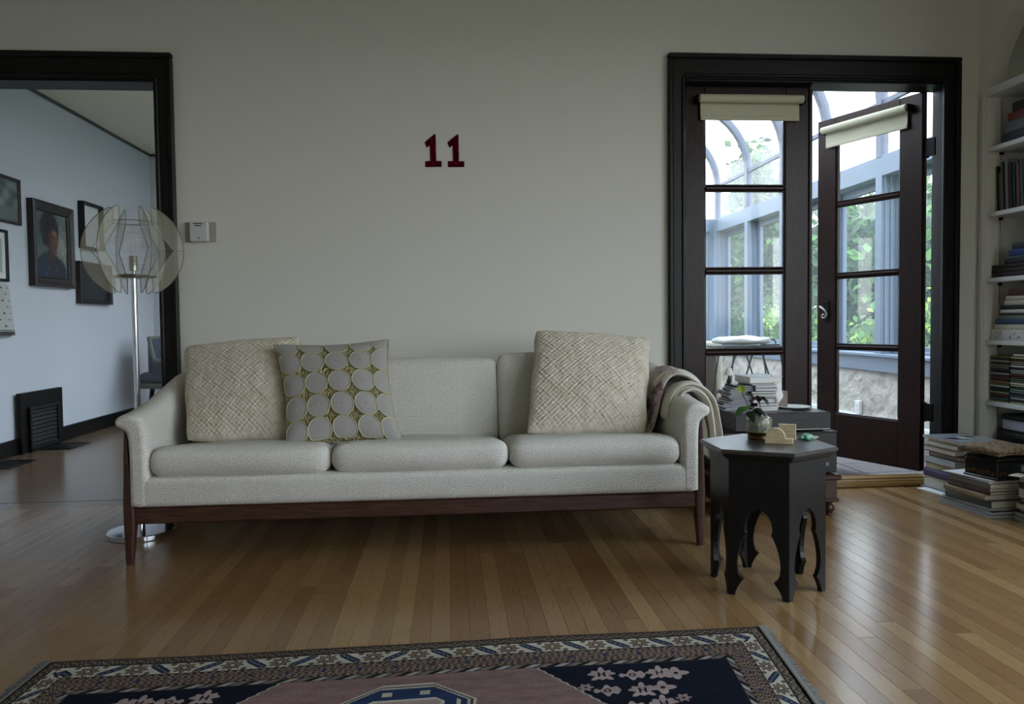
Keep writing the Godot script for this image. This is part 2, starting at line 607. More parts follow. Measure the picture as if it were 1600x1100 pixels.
func casing(called: String, x0: float, x1: float, y: float, skip_left: bool, jout: float) -> void:
	var root := MB.new()
	var wd := 0.082
	var ht := 0.118
	# head: flat board, outer band, inner bead
	root.box(V((x0 - wd + x1 + wd) / 2, y + ht / 2 - 0.004, 0.009), V(x1 - x0 + 2 * wd, ht, 0.018), 0.002)
	var s := struct(called, root, M.dark_wood)
	part(s, "back_band", bx(V((x0 - wd + x1 + wd) / 2, y + ht - 0.012, 0.018), V(x1 - x0 + 2 * wd + 0.012, 0.026, 0.036), 0.006), M.dark_wood)
	part(s, "bead", bx(V((x0 + x1) / 2, y + 0.012, 0.013), V(x1 - x0 + 0.01, 0.02, 0.026), 0.006), M.dark_wood)
	for side in [-1, 1]:
		if side == -1 and skip_left:
			continue
		var x: float = (x0 - wd / 2) if side == -1 else (x1 + wd / 2)
		part(s, "side_casing", bx(V(x, y / 2 + 0.004, 0.009), V(wd, y, 0.018), 0.002), M.dark_wood)
		part(s, "back_band", bx(V(x + side * (wd / 2 - 0.008), (y + ht - 0.025) / 2, 0.018), V(0.026, y + ht - 0.025, 0.036), 0.006), M.dark_wood)
		part(s, "bead", bx(V(x - side * (wd / 2 - 0.008), y / 2, 0.013), V(0.02, y + 0.01, 0.026), 0.006), M.dark_wood)
		part(s, "jamb", bx(V((x0 - 0.001) if side == -1 else (x1 + jout + 0.007), y / 2, -0.07), V(0.014, y, 0.146), 0.001), M.dark_wood)
		if side == 1 and jout > 0.0:
			part(s, "door_stop", bx(V(x1 + jout - 0.006, y / 2, -0.03), V(0.014, y, 0.03), 0.003), M.dark_wood)
	part(s, "head_jamb", bx(V((x0 + x1 + jout) / 2, y - 0.006, -0.07), V(x1 - x0 + jout, 0.014, 0.146), 0.001), M.dark_wood)

# a glazed leaf in its own axes: hinge edge at x = 0, leaf along +x, front face at z = 0
func leaf(s: Node3D, hinge_left: bool) -> void:
	var L := 0.70
	var y0 := 0.035
	var y1 := 2.078
	var th := 0.042
	var mh: Material = M.mahogany
	var sw := 0.135
	for x in [sw / 2, L - sw / 2]:
		part(s, "stile", bx(V(x, (y0 + y1) / 2, -th / 2), V(sw, y1 - y0, th), 0.003), mh)
	part(s, "bottom_rail", bx(V(L / 2, y0 + 0.13, -th / 2), V(L - 2 * sw, 0.26, th), 0.002), mh)
	part(s, "top_rail", bx(V(L / 2, y1 - 0.055, -th / 2), V(L - 2 * sw, 0.11, th), 0.002), mh)
	var ys := [0.295, 0.7025, 1.127, 1.5555, 1.968]
	for k in 3:
		part(s, "muntin", bx(V(L / 2, ys[k + 1], -th / 2), V(L - 2 * sw, 0.024, 0.036), 0.008), mh)
	for k in 4:
		part(s, "pane", bb(V(sw - 0.004, ys[k] + (0.01 if k else -0.003), -th / 2 - 0.002), V(L - sw + 0.004, ys[k + 1] - (0.01 if k < 3 else -0.003), -th / 2 + 0.002), 0), M.pane)
		var bd := MB.new()
		for e in 2:
			var yy: float = ys[k] + (0.012 if k else 0.0) if e == 0 else ys[k + 1] - (0.012 if k < 3 else 0.0)
			bd.box(V(L / 2, yy + (0.004 if e == 0 else -0.004), -0.012), V(L - 2 * sw, 0.008, 0.012), 0.003)
			var xx: float = sw + 0.004 if e == 0 else L - sw - 0.004
			bd.box(V(xx, (ys[k] + ys[k + 1]) / 2, -0.012), V(0.008, ys[k + 1] - ys[k] - 0.02, 0.012), 0.003)
		part(s, "glazing_bead", bd, mh)
	var hx := -0.012 if hinge_left else L + 0.012
	for y in [0.36, 1.78]:
		var hg := MB.new()
		hg.box(V(hx + (0.012 if not hinge_left else 0.0), y, -0.022), V(0.075, 0.095, 0.012), 0.002)
		hg.lathe([Vector2(0, -0.055), Vector2(0.008, -0.05), Vector2(0.008, 0.05), Vector2(0, 0.055)], 10, Transform3D(Basis.IDENTITY, V(hx, y, -0.03)))
		part(s, "hinge", hg, M.iron)
	if not hinge_left:
		# scrolled lever handle on a plate, near the free edge
		var pl := part(s, "handle_plate", bx(V(0.074, 0.915, 0.003), V(0.04, 0.13, 0.006), 0.002), M.iron)
		var cv := Curve3D.new()
		for q in [[0.020, 0.947], [0.036, 0.938], [0.056, 0.925], [0.070, 0.908], [0.071, 0.890], [0.060, 0.877], [0.045, 0.877], [0.038, 0.889], [0.046, 0.899], [0.055, 0.893]]:
			cv.add_point(V(q[0] + 0.02, q[1], 0.024), V(0, 0, 0), V(0, 0, 0))
		for i in range(1, cv.point_count - 1):
			var d := (cv.get_point_position(i + 1) - cv.get_point_position(i - 1)) * 0.22
			cv.set_point_in(i, -d)
			cv.set_point_out(i, d)
		var pa := []
		for i in 41:
			pa.append(cv.sample_baked(cv.get_baked_length() * i / 40.0, true))
		var rr := []
		for i in 41:
			rr.append(0.0062 - 0.0025 * i / 40.0)
		var hb := MB.new()
		hb.tube(pa, rr, 10)
		hb.tube([V(0.070, 0.929, 0.0), V(0.070, 0.929, 0.014), V(0.070, 0.929, 0.025)], 0.006, 10)
		part(pl, "scroll_lever", hb, M.steel)

func doors() -> void:
	var l := MB.new()
	l.box(V(0.699, 1.05, -0.021), V(0.02, 2.04, 0.06), 0.004)
	var a := struct("door_1", l, M.mahogany, "closed left French door leaf, dark mahogany with four panes, behind the stereo", "door")
	a.position = V(1.197, 0, -0.078)
	leaf(a, true)
	var l2 := MB.new()
	l2.box(V(0.35, 0.037, -0.021), V(0.66, 0.006, 0.03), 0.001)
	var b := struct("door_2", l2, M.mahogany, "French door leaf standing open into the sunroom, dark mahogany with scrolled handle", "door")
	# local x runs from the free edge to the hinge on the right jamb
	var dir := V(0.376, 0, 0.926).normalized()
	b.transform = Transform3D(Basis(dir, Vector3.UP, dir.cross(Vector3.UP)), V(2.276, 0, -0.775))
	leaf(b, false)
	# stepped wooden threshold
	var th := MB.new()
	th.box(V(1.89, 0.012, -0.03), V(1.38, 0.024, 0.20), 0.004)
	var t := struct("trim_3", th, mt("sill_oak", Color(0.56, 0.43, 0.25), 0.25))
	for q in [[0.062, 0.010, 0.011], [0.046, 0.024, 0.010], [-0.005, 0.026, 0.012]]:
		var tb := MB.new()
		tb.tube([V(1.20, q[1], q[0]), V(1.89, q[1], q[0]), V(2.58, q[1], q[0])], q[2], 12)
		part(t, "rounded_nosing", tb, M.sill_oak)
	# roller blinds, one on each leaf
	for k in 2:
		var o := thing("roller_blind", ["rolled-up cream roller blind hanging from a bracket on the closed left French door", "rolled-up cream roller blind on the French door leaf that stands open"][k], "blind", Vector3.ZERO, 0.0, "roller blinds on the French doors")
		var w := 0.555 if k == 0 else 0.575
		var rl := MB.new()
		rl.lathe([Vector2(0, -w / 2), Vector2(0.010, -w / 2), Vector2(0.012, -w / 2 + 0.004), Vector2(0.021, -w / 2 + 0.004), Vector2(0.022, 0), Vector2(0.021, w / 2 - 0.004), Vector2(0.012, w / 2 - 0.004), Vector2(0.010, w / 2), Vector2(0, w / 2)], 20, Transform3D(Basis(V(0, 1, 0), V(1, 0, 0), V(0, 0, -1)), Vector3.ZERO))
		part(o, "roll", rl, M.blind)
		var cl := MB.new()
		var rows := []
		for i in 9:
			var yy := 0.012 - 0.117 * i / 8.0
			var row := PackedVector3Array()
			for j in 13:
				var xx := (-0.5 + j / 12.0) * (w - 0.03)
				row.append(V(xx, yy, -0.020 + 0.002 * sin(j * 0.9 + i * 0.3)))
			rows.append(row)
		cl.grid(rows)
		var r2 := []
		for row in rows:
			var q := PackedVector3Array()
			for p in row:
				q.append(p - V(0, 0, 0.0025))
			r2.append(q)
		cl.grid(r2)
		var c := part(o, "cloth", cl, M.blind)
		part(c, "hem_bar", bx(V(0, -0.094, -0.020), V(w - 0.03, 0.022, 0.009), 0.003), M.blind)
		for e in [-1, 1]:
			var br := MB.new()
			br.box(V(e * (w / 2 + 0.006), 0.0, -0.013), V(0.006, 0.04, 0.052), 0.002)
			part(o, "bracket", br, M.iron)
		if k == 0:
			o.position = V(1.565, 2.004, -0.040)
		else:
			o.transform = Transform3D(b.transform.basis.rotated(Vector3.UP, 0.0), b.transform * V(0.352, 2.004, 0.039))

# ---------------------------------------------------------------- floors
func floors() -> void:
	var fb := MB.new()
	fb.box(V((XL - 0.12 + XR + 0.4) / 2, -0.0565, (ZB) / 2), V(XR - XL + 0.52, 0.087, ZB + 0.28), 0)
	fb.box(V((XL - 0.9) / 2, -0.0565, (ZF - 0.26) / 2), V(-0.78 - XL + 0.12, 0.087, -ZF - 0.02), 0)
	var f := struct("floor", fb, mt("subfloor", Color(0.05, 0.035, 0.025), 0.9))
	var far := MB.new()
	var bw := 0.0555
	var x := XL + 0.02
	var row := 0
	var pool := {}
	while x < XR + 0.02:
		var z := -0.02
		var first := true
		while z < ZB:
			var len_ := rng.randf_range(1.1, 2.6)
			if first:
				len_ *= rng.randf_range(0.3, 1.0)
				first = false
			len_ = snappedf(minf(len_, ZB - z), 0.1)
			if len_ < 0.1:
				break
			var k := rng.randi() % 8
			if rng.randf() < 0.35:
				k = [0, 3, 6][rng.randi() % 3]
			for lt in [-0.29, -0.235, -0.17, 0.58, 0.905, 1.03, 1.775, 2.25]:
				if absf(x + bw / 2 - lt) < bw * 0.5 and z + len_ > 0.35 and rng.randf() < 0.8:
					k = 5
			if z > 2.5:
				far.box(V(x + bw / 2, -0.0065, z + len_ / 2), V(bw - 0.0003, 0.013, len_ - 0.001), 0.0005)
			else:
				if not pool.has(len_):
					pool[len_] = bx(Vector3.ZERO, V(bw - 0.0003, 0.013, len_ - 0.001), 0.0005).mesh()
				plank(f, pool[len_], V(x + bw / 2, -0.0065, z + len_ / 2), M["board_0_%d" % k])
			z += len_
		x += bw
		row += 1
	var o := part(f, "boards", far, M.board_0_0)
	o.set_meta("kind", "stuff")
	# the room on the left: boards run along x, a dark joint just past the doorway
	var farx := MB.new()
	var zz := -0.021
	row = 0
	while zz > ZF + 0.02:
		var xx := XL
		var w := bw
		while xx < -0.9:
			var ln := snappedf(minf(rng.randf_range(0.7, 1.9), -0.88 - xx), 0.1)
			if ln < 0.1:
				break
			var k := rng.randi() % 8
			if zz < -2.4:
				farx.box(V(xx + ln / 2, -0.0065, zz - w / 2), V(ln - 0.001, 0.013, w - 0.001), 0.0005)
			else:
				var key := "x%.1f" % ln
				if not pool.has(key):
					pool[key] = bx(Vector3.ZERO, V(ln - 0.001, 0.013, w - 0.001), 0.0005).mesh()
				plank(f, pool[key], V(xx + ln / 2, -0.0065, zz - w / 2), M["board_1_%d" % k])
			xx += ln
		zz -= w
		if row == 1:
			zz -= 0.009
		row += 1
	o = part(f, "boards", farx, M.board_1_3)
	o.set_meta("kind", "stuff")

func plank(f: Node3D, m: Mesh, at: Vector3, mat: Material) -> void:
	var o := MeshInstance3D.new()
	o.name = "board"
	o.mesh = m
	o.material_override = mat
	o.position = at
	f.add_child(o, true)

# ---------------------------------------------------------------- sunroom beyond the French doors
const SX := 3.6
const SL := 0.9
const SZ := -6.38

func wall_run(s: Node3D, lo: Array, along_z: bool, fixed: float, sgn: float) -> void:
	# posts with fluted reveals and windows between them; lo = positions of the posts along the run
	for i in lo.size():
		var b := MB.new()
		var p: float = lo[i]
		if along_z:
			b.box(V(fixed + sgn * 0.09, 1.31, p), V(0.18, 1.5, 0.10), 0.004)
			for k in 3:
				b.box(V(fixed + sgn * (0.035 + 0.05 * k), 1.31, p), V(0.022, 1.5, 0.124), 0.006)
		else:
			b.box(V(p, 1.31, fixed - 0.09), V(0.10, 1.5, 0.18), 0.004)
			for k in 3:
				b.box(V(p, 1.31, fixed - 0.035 - 0.05 * k), V(0.124, 1.5, 0.022), 0.006)
		part(s, "post", b, M.blue_paint)
		if i == lo.size() - 1:
			continue
		var q: float = lo[i + 1]
		var m := (p + q) / 2
		var w := absf(q - p) - 0.10
		var fr := MB.new()
		var g := MB.new()
		for e in [-1, 1]:
			if along_z:
				fr.box(V(fixed + sgn * 0.16, 1.31, m + e * (w / 2 - 0.02)), V(0.04, 1.48, 0.05), 0.004)
				fr.box(V(fixed + sgn * 0.16, 1.31 + e * 0.71, m), V(0.04, 0.07, w), 0.004)
			else:
				fr.box(V(m + e * (w / 2 - 0.02), 1.31, fixed - 0.16), V(0.05, 1.48, 0.04), 0.004)
				fr.box(V(m, 1.31 + e * 0.71, fixed - 0.16), V(w, 0.07, 0.04), 0.004)
		if along_z:
			g.box(V(fixed + sgn * 0.16, 1.31, m), V(0.004, 1.40, w - 0.06), 0)
		else:
			g.box(V(m, 1.31, fixed - 0.16), V(w - 0.06, 1.40, 0.004), 0)
		var f := part(s, "window_frame", fr, M.blue_paint)
		part(f, "pane", g, M.pane)

func sunroom() -> void:
	var zs := [-6.43, -5.34, -4.33, -3.36, -2.41, -1.43, -0.46]
	for side in 2:
		var fx := SX if side == 0 else SL
		var sg := 1.0 if side == 0 else -1.0
		var wl := MB.new()
		# rough rubble wall under the sill, uneven face
		var rows := []
		var nzf := FastNoiseLite.new()
		nzf.frequency = 1.6
		nzf.fractal_octaves = 4
		for i in 13:
			var r := PackedVector3Array()
			for j in 121:
				var y := -0.05 + 0.5 * i / 12.0
				var z := -0.12 + (SZ + 0.05) * j / 120.0
				r.append(V(fx + sg * 0.03 + 0.03 * nzf.get_noise_3d(y * 1.5, z, side * 9.0), y, z))
			rows.append(r)
		wl.grid(rows)
		wl.box(V(fx + sg * 0.13, 0.2, (SZ - 0.2) / 2), V(0.16, 0.5, -SZ), 0)
		var s := struct("wall_sunroom_%s" % ["right", "left"][side], wl, M.rubble)
		part(s, "apron", bb(V(fx - sg * 0.012, 0.42, -0.14), V(fx + sg * 0.2, 0.55, SZ - 0.2), 0.004), M.blue_paint)
		part(s, "sill", bb(V(fx - sg * 0.05, 0.545, -0.14), V(fx + sg * 0.2, 0.572, SZ - 0.2), 0.005), M.blue_paint)
		part(s, "sill_rail", bb(V(fx + sg * 0.10, 0.57, -0.14), V(fx + sg * 0.2, 0.60, SZ - 0.2), 0.005), M.blue_paint)
		part(s, "beam", bb(V(fx, 2.05, -0.14), V(fx + sg * 0.2, 2.22, SZ - 0.2), 0.004), M.blue_paint)
		part(s, "skirting", bb(V(fx - sg * 0.02, -0.04, -0.14), V(fx + sg * 0.05, 0.02, SZ), 0.004), M.white_wood)
		wall_run(s, zs, true, fx, sg)
	var fw := MB.new()
	fw.box(V((SX + SL) / 2, 0.2, SZ - 0.1), V(SX - SL + 0.4, 0.5, 0.2), 0)
	var s2 := struct("wall_sunroom_end", fw, M.rubble)
	part(s2, "apron", bb(V(SL, 0.42, SZ + 0.012), V(SX, 0.55, SZ - 0.2), 0.004), M.blue_paint)
	part(s2, "sill", bb(V(SL, 0.545, SZ + 0.05), V(SX, 0.572, SZ - 0.2), 0.005), M.blue_paint)
	part(s2, "beam", bb(V(SL, 2.05, SZ), V(SX, 2.22, SZ - 0.2), 0.004), M.blue_paint)
	wall_run(s2, [3.55, 2.55, 1.55, 0.95], false, SZ, 1.0)
	# curved glass roof: ribs, purlins and bent panes
	var prof := []
	prof.append(Vector2(SX + 0.03, 2.21))
	prof.append(Vector2(SX + 0.03, 2.45))
	for i in 11:
		var a := PI / 2 * i / 10.0
		prof.append(Vector2(SX + 0.03 - 0.8 + 0.8 * cos(a), 2.65 + 0.8 * sin(a)))
	for i in 11:
		var a2 := PI / 2 * (1 - i / 10.0)
		prof.append(Vector2(SL - 0.03 + 0.8 - 0.8 * cos(a2), 2.65 + 0.8 * sin(a2)))
	prof.append(Vector2(SL - 0.03, 2.45))
	prof.append(Vector2(SL - 0.03, 2.21))
	var rib_m := mt("rib_paint", Color(0.40, 0.41, 0.47), 0.55)
	var rz := [-6.42, -5.34, -4.33, -3.36, -2.41, -1.43, -0.46]
	var roof: Node3D = null
	for k in rz.size():
		var rows := []
		for c in [[-0.035, -0.03], [0.035, -0.03], [0.035, 0.03], [-0.035, 0.03]]:
			pass
		var rb := MB.new()
		for i in prof.size() - 1:
			var p: Vector2 = prof[i]
			var q: Vector2 = prof[i + 1]
			var nrm := Vector2(q.y - p.y, p.x - q.x).normalized()
			var np := nrm if i == 0 else (nrm + Vector2(p.y - prof[i - 1].y, prof[i - 1].x - p.x).normalized()).normalized()
			var nq := nrm if i == prof.size() - 2 else (nrm + Vector2(prof[i + 2].y - q.y, q.x - prof[i + 2].x).normalized()).normalized()
			var P := []
			for z in [-0.038, 0.038]:
				for d in [-0.035, 0.035]:
					P.append(V(p.x + np.x * d, p.y + np.y * d, rz[k] + z))
					P.append(V(q.x + nq.x * d, q.y + nq.y * d, rz[k] + z))
			rb.quad(P[0], P[1], P[3], P[2], V(0, 0, -1))
			rb.quad(P[4], P[5], P[7], P[6], V(0, 0, 1))
			rb.quad(P[0], P[1], P[5], P[4], V(-nrm.x, -nrm.y, 0))
			rb.quad(P[2], P[3], P[7], P[6], V(nrm.x, nrm.y, 0))
		if k == 0:
			roof = struct("ceiling_sunroom", rb, rib_m)
		else:
			part(roof, "rib", rb, rib_m)
	var pu := MB.new()
	for q in [[SX + 0.03, 2.66], [SX - 0.77, 3.45], [2.25, 3.45], [SL + 0.77, 3.45], [SL - 0.03, 2.66]]:
		var pb := MB.new()
		pb.box(V(q[0], q[1], (-0.14 + SZ - 0.05) / 2), V(0.035, 0.045, -SZ - 0.09), 0.004)
		part(roof, "purlin", pb, rib_m)
	rz.append(-0.14)
	for k in rz.size() - 1:
		var rows := []
		for p in prof:
			rows.append(PackedVector3Array([V(p.x, p.y, rz[k]), V(p.x, p.y, rz[k + 1])]))
		var g := MB.new()
		g.grid(rows)
		var rows2 := []
		for p in prof:
			var c := Vector2(2.25, 2.4)
			var p2: Vector2 = p + (c - p).normalized() * 0.006
			rows2.append(PackedVector3Array([V(p2.x, p2.y, rz[k]), V(p2.x, p2.y, rz[k + 1])]))
		g.grid(rows2)
		part(roof, "pane", g, M.pane)
	# glazed end gable
	var gp := PackedVector2Array()
	for p in prof:
		gp.append(p)
	var gg := MB.new()
	gg.extrude(gp, SZ - 0.045, SZ - 0.04)
	part(roof, "pane", gg, M.pane)
	struct("wall_upper", bb(V(0.6, YC, -0.14), V(3.85, 3.7, 0.0), 0), M.paint)
	# tiled floor
	var f := struct("floor_sunroom", bb(V(SL - 0.2, -0.14, SZ - 0.2), V(SX + 0.2, -0.041, -0.13), 0), mt("grout", Color(0.36, 0.33, 0.31), 0.9))
	var pool := []
	for k in 2:
		pool.append(bx(Vector3.ZERO, V(0.296 - k * 0.002, 0.012, 0.296), 0.002).mesh())
	var rest := MB.new()
	for i in 9:
		for j in 21:
			var c := V(SL + 0.15 + 0.3 * i, -0.036, -0.14 - 0.15 - 0.3 * j)
			if c.z < SZ + 0.1:
				continue
			if j < 8:
				var o := MeshInstance3D.new()
				o.name = "tile"
				o.mesh = pool[rng.randi() % 2]
				o.material_override = M["paver_%d" % (rng.randi() % 3)]
				o.position = c + V(0, rng.randf_range(-0.001, 0.001), 0)
				f.add_child(o, true)
			else:
				rest.box(c, V(0.296, 0.012, 0.296), 0.002)
	var r := part(f, "tiles", rest, M.paver_0)
	r.set_meta("kind", "stuff")
	# outlet on the rubble wall
	var ou := thing("wall_outlet", "small white electrical outlet plate low on the sunroom's rubble wall", "outlet", V(SX + 0.012, 0.03, -2.71))
	part(ou, "plate", bx(V(-0.01, 0.055, 0), V(0.03, 0.115, 0.075), 0.003), M.paper_white)
	for e in [0.035, 0.075]:
		part(ou, "socket", bx(V(-0.026, e, 0), V(0.004, 0.028, 0.032), 0.002), M.white_wood)
	# wire table with hairpin legs
	var wt := thing("hairpin_table", "thin black metal table with splayed hairpin legs in the sunroom behind the left door", "table", V(1.99, -0.03, -1.15))
	var tp := MB.new()
	tp.box(V(0, 0.722, 0), V(0.46, 0.012, 0.36), 0.003)
	part(wt, "table_top", tp, M.iron)
	for e in [[-1, -1], [1, -1], [-1, 1], [1, 1]]:
		var lg := MB.new()
		var fx: float = e[0] * 0.215
		var fz: float = e[1] * 0.16
		lg.tube([V(e[0] * 0.15, 0.718, e[1] * 0.14), V(fx + e[0] * 0.035, 0.004, fz)], 0.006, 8)
		lg.tube([V(e[0] * 0.02, 0.718, e[1] * 0.14), V(fx + e[0] * 0.03, 0.004, fz)], 0.006, 8)
		part(wt, "hairpin_leg", lg, M.iron)
	var cu := thing("seat_pad", "crumpled white pad lying on the thin black table in the sunroom", "cushion", V(1.92, 0.699, -1.12))
	var cb := MB.new()
	cb.soft(V(0.155, 0.018, 0.13), 0.016, V(0.01, 0.012, 0.01), 12, Transform3D(Basis.IDENTITY, V(0, 0.034, 0)), 1)
	part(cu, "pad", cb, M.paper_white)
	var ho := thing("wire_hoop", "small black arched metal handle standing on the sunroom table beside the white pad", "basket", V(2.115, 0.698, -1.1))
	var hb := MB.new()
	var hp := []
	for i in 17:
		var a := PI * i / 16.0
		hp.append(V(-0.037 * cos(a), 0.008 + 0.034 * pow(sin(a), 0.5), 0))
	hb.tube(hp, 0.0045, 8)
	part(ho, "hoop", hb, M.iron)
	part(ho, "base_tray", bx(V(0, 0.005, 0), V(0.10, 0.01, 0.09), 0.003), M.iron)
	# chair with a cream cover over a brown back
	var ch := thing("slipcovered_chair", "brown-backed chair with a cream padded cover, at the left edge of the closed door's glass", "chair", V(1.775, -0.03, -1.78))
	var bkp := MB.new()
	bkp.box(V(0.0, 0.45, 0.22), V(0.27, 0.48, 0.03), 0.006)
	part(ch, "back_panel", bkp, M.walnut)
	var cv := MB.new()
	cv.soft(V(0.175, 0.035, 0.04), 0.03, Vector3.ZERO, 10, Transform3D(Basis.IDENTITY, V(0, 0.715, 0.205)))
	for e in [-1, 1]:
		cv.soft(V(0.022, 0.28, 0.035), 0.02, Vector3.ZERO, 8, Transform3D(Basis.IDENTITY, V(e * 0.152, 0.44, 0.21)))
	cv.soft(V(0.16, 0.28, 0.02), 0.018, Vector3.ZERO, 8, Transform3D(Basis.IDENTITY, V(0, 0.44, 0.185)))
	part(ch, "back_cover", cv, M.blind)
	var se := MB.new()
	se.soft(V(0.2, 0.045, 0.2), 0.035, V(0, 0.015, 0), 10, Transform3D(Basis.IDENTITY, V(0, 0.43, 0.0)))
	part(ch, "seat", se, M.blind)
	for e in [[-1, -1], [1, -1], [-1, 1], [1, 1]]:
		part(ch, "leg", bx(V(e[0] * 0.16, 0.195, e[1] * 0.17 + 0.01), V(0.035, 0.39, 0.035), 0.004), M.walnut)

# ---------------------------------------------------------------- garden
func leaf_mesh() -> ArrayMesh:
	var b := MB.new()
	var a := V(0, 0, 0)
	var c := V(0, 0.02, 1)
	var l := V(-0.32, 0.1, 0.45)
	var r := V(0.32, 0.1, 0.45)
	b.flat(a, c, l, V(0.3, 1, 0))
	b.flat(a, c, r, V(-0.3, 1, 0))
	return b.mesh()

func foliage_mat(key: String, c: Color) -> StandardMaterial3D:
	var m := mt(key, c, 0.6, 0.3)
	m.backlight_enabled = true
	m.backlight = Color(0.4, 0.4, 0.4)
	m.cull_mode = BaseMaterial3D.CULL_DISABLED
	return m

var leaf_m: ArrayMesh

func tree(called: String, label: String, at: Vector3, h: float, crown: Vector3, low: float, count: int, c1: Color, c2: Color, sd: int, size := 0.16) -> void:
	var o := thing(called, label, "tree" if h > 2.2 else "shrub", at, 0.0, "trees and shrubs outside the sunroom")
	var r := RandomNumberGenerator.new()
	r.seed = sd
	var tr := MB.new()
	var top := V(r.randf_range(-0.3, 0.3), h * 0.8, r.randf_range(-0.3, 0.3))
	var pth := []
	var rad := []
	for i in 9:
		var q := i / 8.0
		pth.append(V(top.x * q + 0.08 * sin(q * 5), top.y * q - 0.1, top.z * q))
		rad.append(0.035 * h * (1 - 0.8 * q) * 0.6 + 0.01)
	tr.tube(pth, rad, 9)
	for i in 7:
		var q := 0.35 + 0.09 * i
		var p := V(top.x * q, top.y * q, top.z * q)
		var a := r.randf() * TAU
		var e := p + V(cos(a) * crown.x * 0.7, crown.y * 0.45, sin(a) * crown.z * 0.7)
		tr.tube([p, p.lerp(e, 0.5) + V(0, 0.1, 0), e], [0.012 * h * 0.6, 0.008 * h * 0.6, 0.004], 6)
	part(o, "trunk", tr, mt("bark", Color(0.25, 0.22, 0.18), 0.95))
	var cl := []
	for i in 26:
		var d := V(r.randfn(), r.randfn(), r.randfn()).normalized() * pow(r.randf(), 0.4)
		cl.append(V(d.x * crown.x, low + crown.y + d.y * crown.y, d.z * crown.z))
	for k in 2:
		var mm := MultiMesh.new()
		mm.transform_format = MultiMesh.TRANSFORM_3D
		mm.mesh = leaf_m
		mm.instance_count = count / 2
		for i in count / 2:
			var c: Vector3 = cl[r.randi() % cl.size()]
			var p := c + V(r.randfn(), r.randfn(), r.randfn()) * crown * 0.17
			p.y = maxf(p.y, 0.05)
			var b := Basis.from_euler(V(r.randf_range(-1.2, 1.2), r.randf() * TAU, r.randf_range(-1.2, 1.2))).scaled(Vector3.ONE * size * r.randf_range(0.6, 1.3))
			mm.set_instance_transform(i, Transform3D(b, p))
		var mi := MultiMeshInstance3D.new()
		mi.name = "foliage"
		mi.multimesh = mm
		mi.material_override = foliage_mat("leaf_%s" % (c1 if k == 0 else c2).to_html(false), c1 if k == 0 else c2)
		mi.set_meta("kind", "stuff")
		o.add_child(mi, true)

func outside() -> void:
	leaf_m = leaf_mesh()
	var g := MB.new()
	g.box(V(0, -0.65, -27), V(120, 0.1, 66), 0)
	struct("ground_lawn", g, mt("lawn", Color(0.36, 0.46, 0.22), 0.95))
	struct("ground_paving", bb(V(-60, -0.70, 6.0), V(60, -0.601, 40), 0), mt("asphalt", Color(0.40, 0.41, 0.42), 0.95))
	var mid := Color(0.33, 0.47, 0.24)
	var dark := Color(0.22, 0.33, 0.2)
	var lime := Color(0.56, 0.68, 0.28)
	var pale := Color(0.5, 0.58, 0.42)
	var gy := -0.6
	tree("garden_tree", "leafy green tree filling the tall window behind the open door", V(7.2, gy, -8.6), 4.6, V(2.0, 1.7, 2.0), 0.6, 26000, mid, dark, 31, 0.2)
	tree("garden_tree", "slim green tree seen through the second window of the closed door", V(5.9, gy, -10.3), 4.2, V(0.85, 1.8, 0.9), 0.6, 12000, mid, dark, 32, 0.17)
	tree("garden_tree", "tree glimpsed in the slit between the open door and its jamb", V(9.6, gy, -6.2), 4.4, V(1.8, 1.6, 1.8), 0.6, 16000, mid, dark, 33, 0.2)
	tree("garden_tree", "distant pale tree low behind the sunroom's far corner", V(7.6, gy, -18.5), 3.0, V(1.6, 1.2, 1.4), 0.3, 9000, pale, mid, 34, 0.2)
	tree("garden_shrub", "lime green shrub bright in the middle panes of the open door", V(5.9, gy, -5.6), 2.0, V(0.9, 0.75, 0.9), 0.1, 12000, lime, mid, 35, 0.12)
	tree("garden_shrub", "yellow-green shrub just outside the closed door's right-hand window", V(5.2, gy, -7.9), 1.9, V(0.55, 0.7, 0.7), 0.1, 8000, lime, mid, 36, 0.11)
	tree("garden_shrub", "green shrub beyond the narrow window next to the corner post", V(6.6, gy, -13.2), 1.9, V(1.1, 0.65, 0.9), 0.1, 8000, mid, pale, 37, 0.14)
	tree("garden_shrub", "green shrub outside near the hinge side of the open door", V(6.6, gy, -3.4), 1.9, V(0.9, 0.75, 0.9), 0.1, 9000, lime, mid, 38, 0.12)

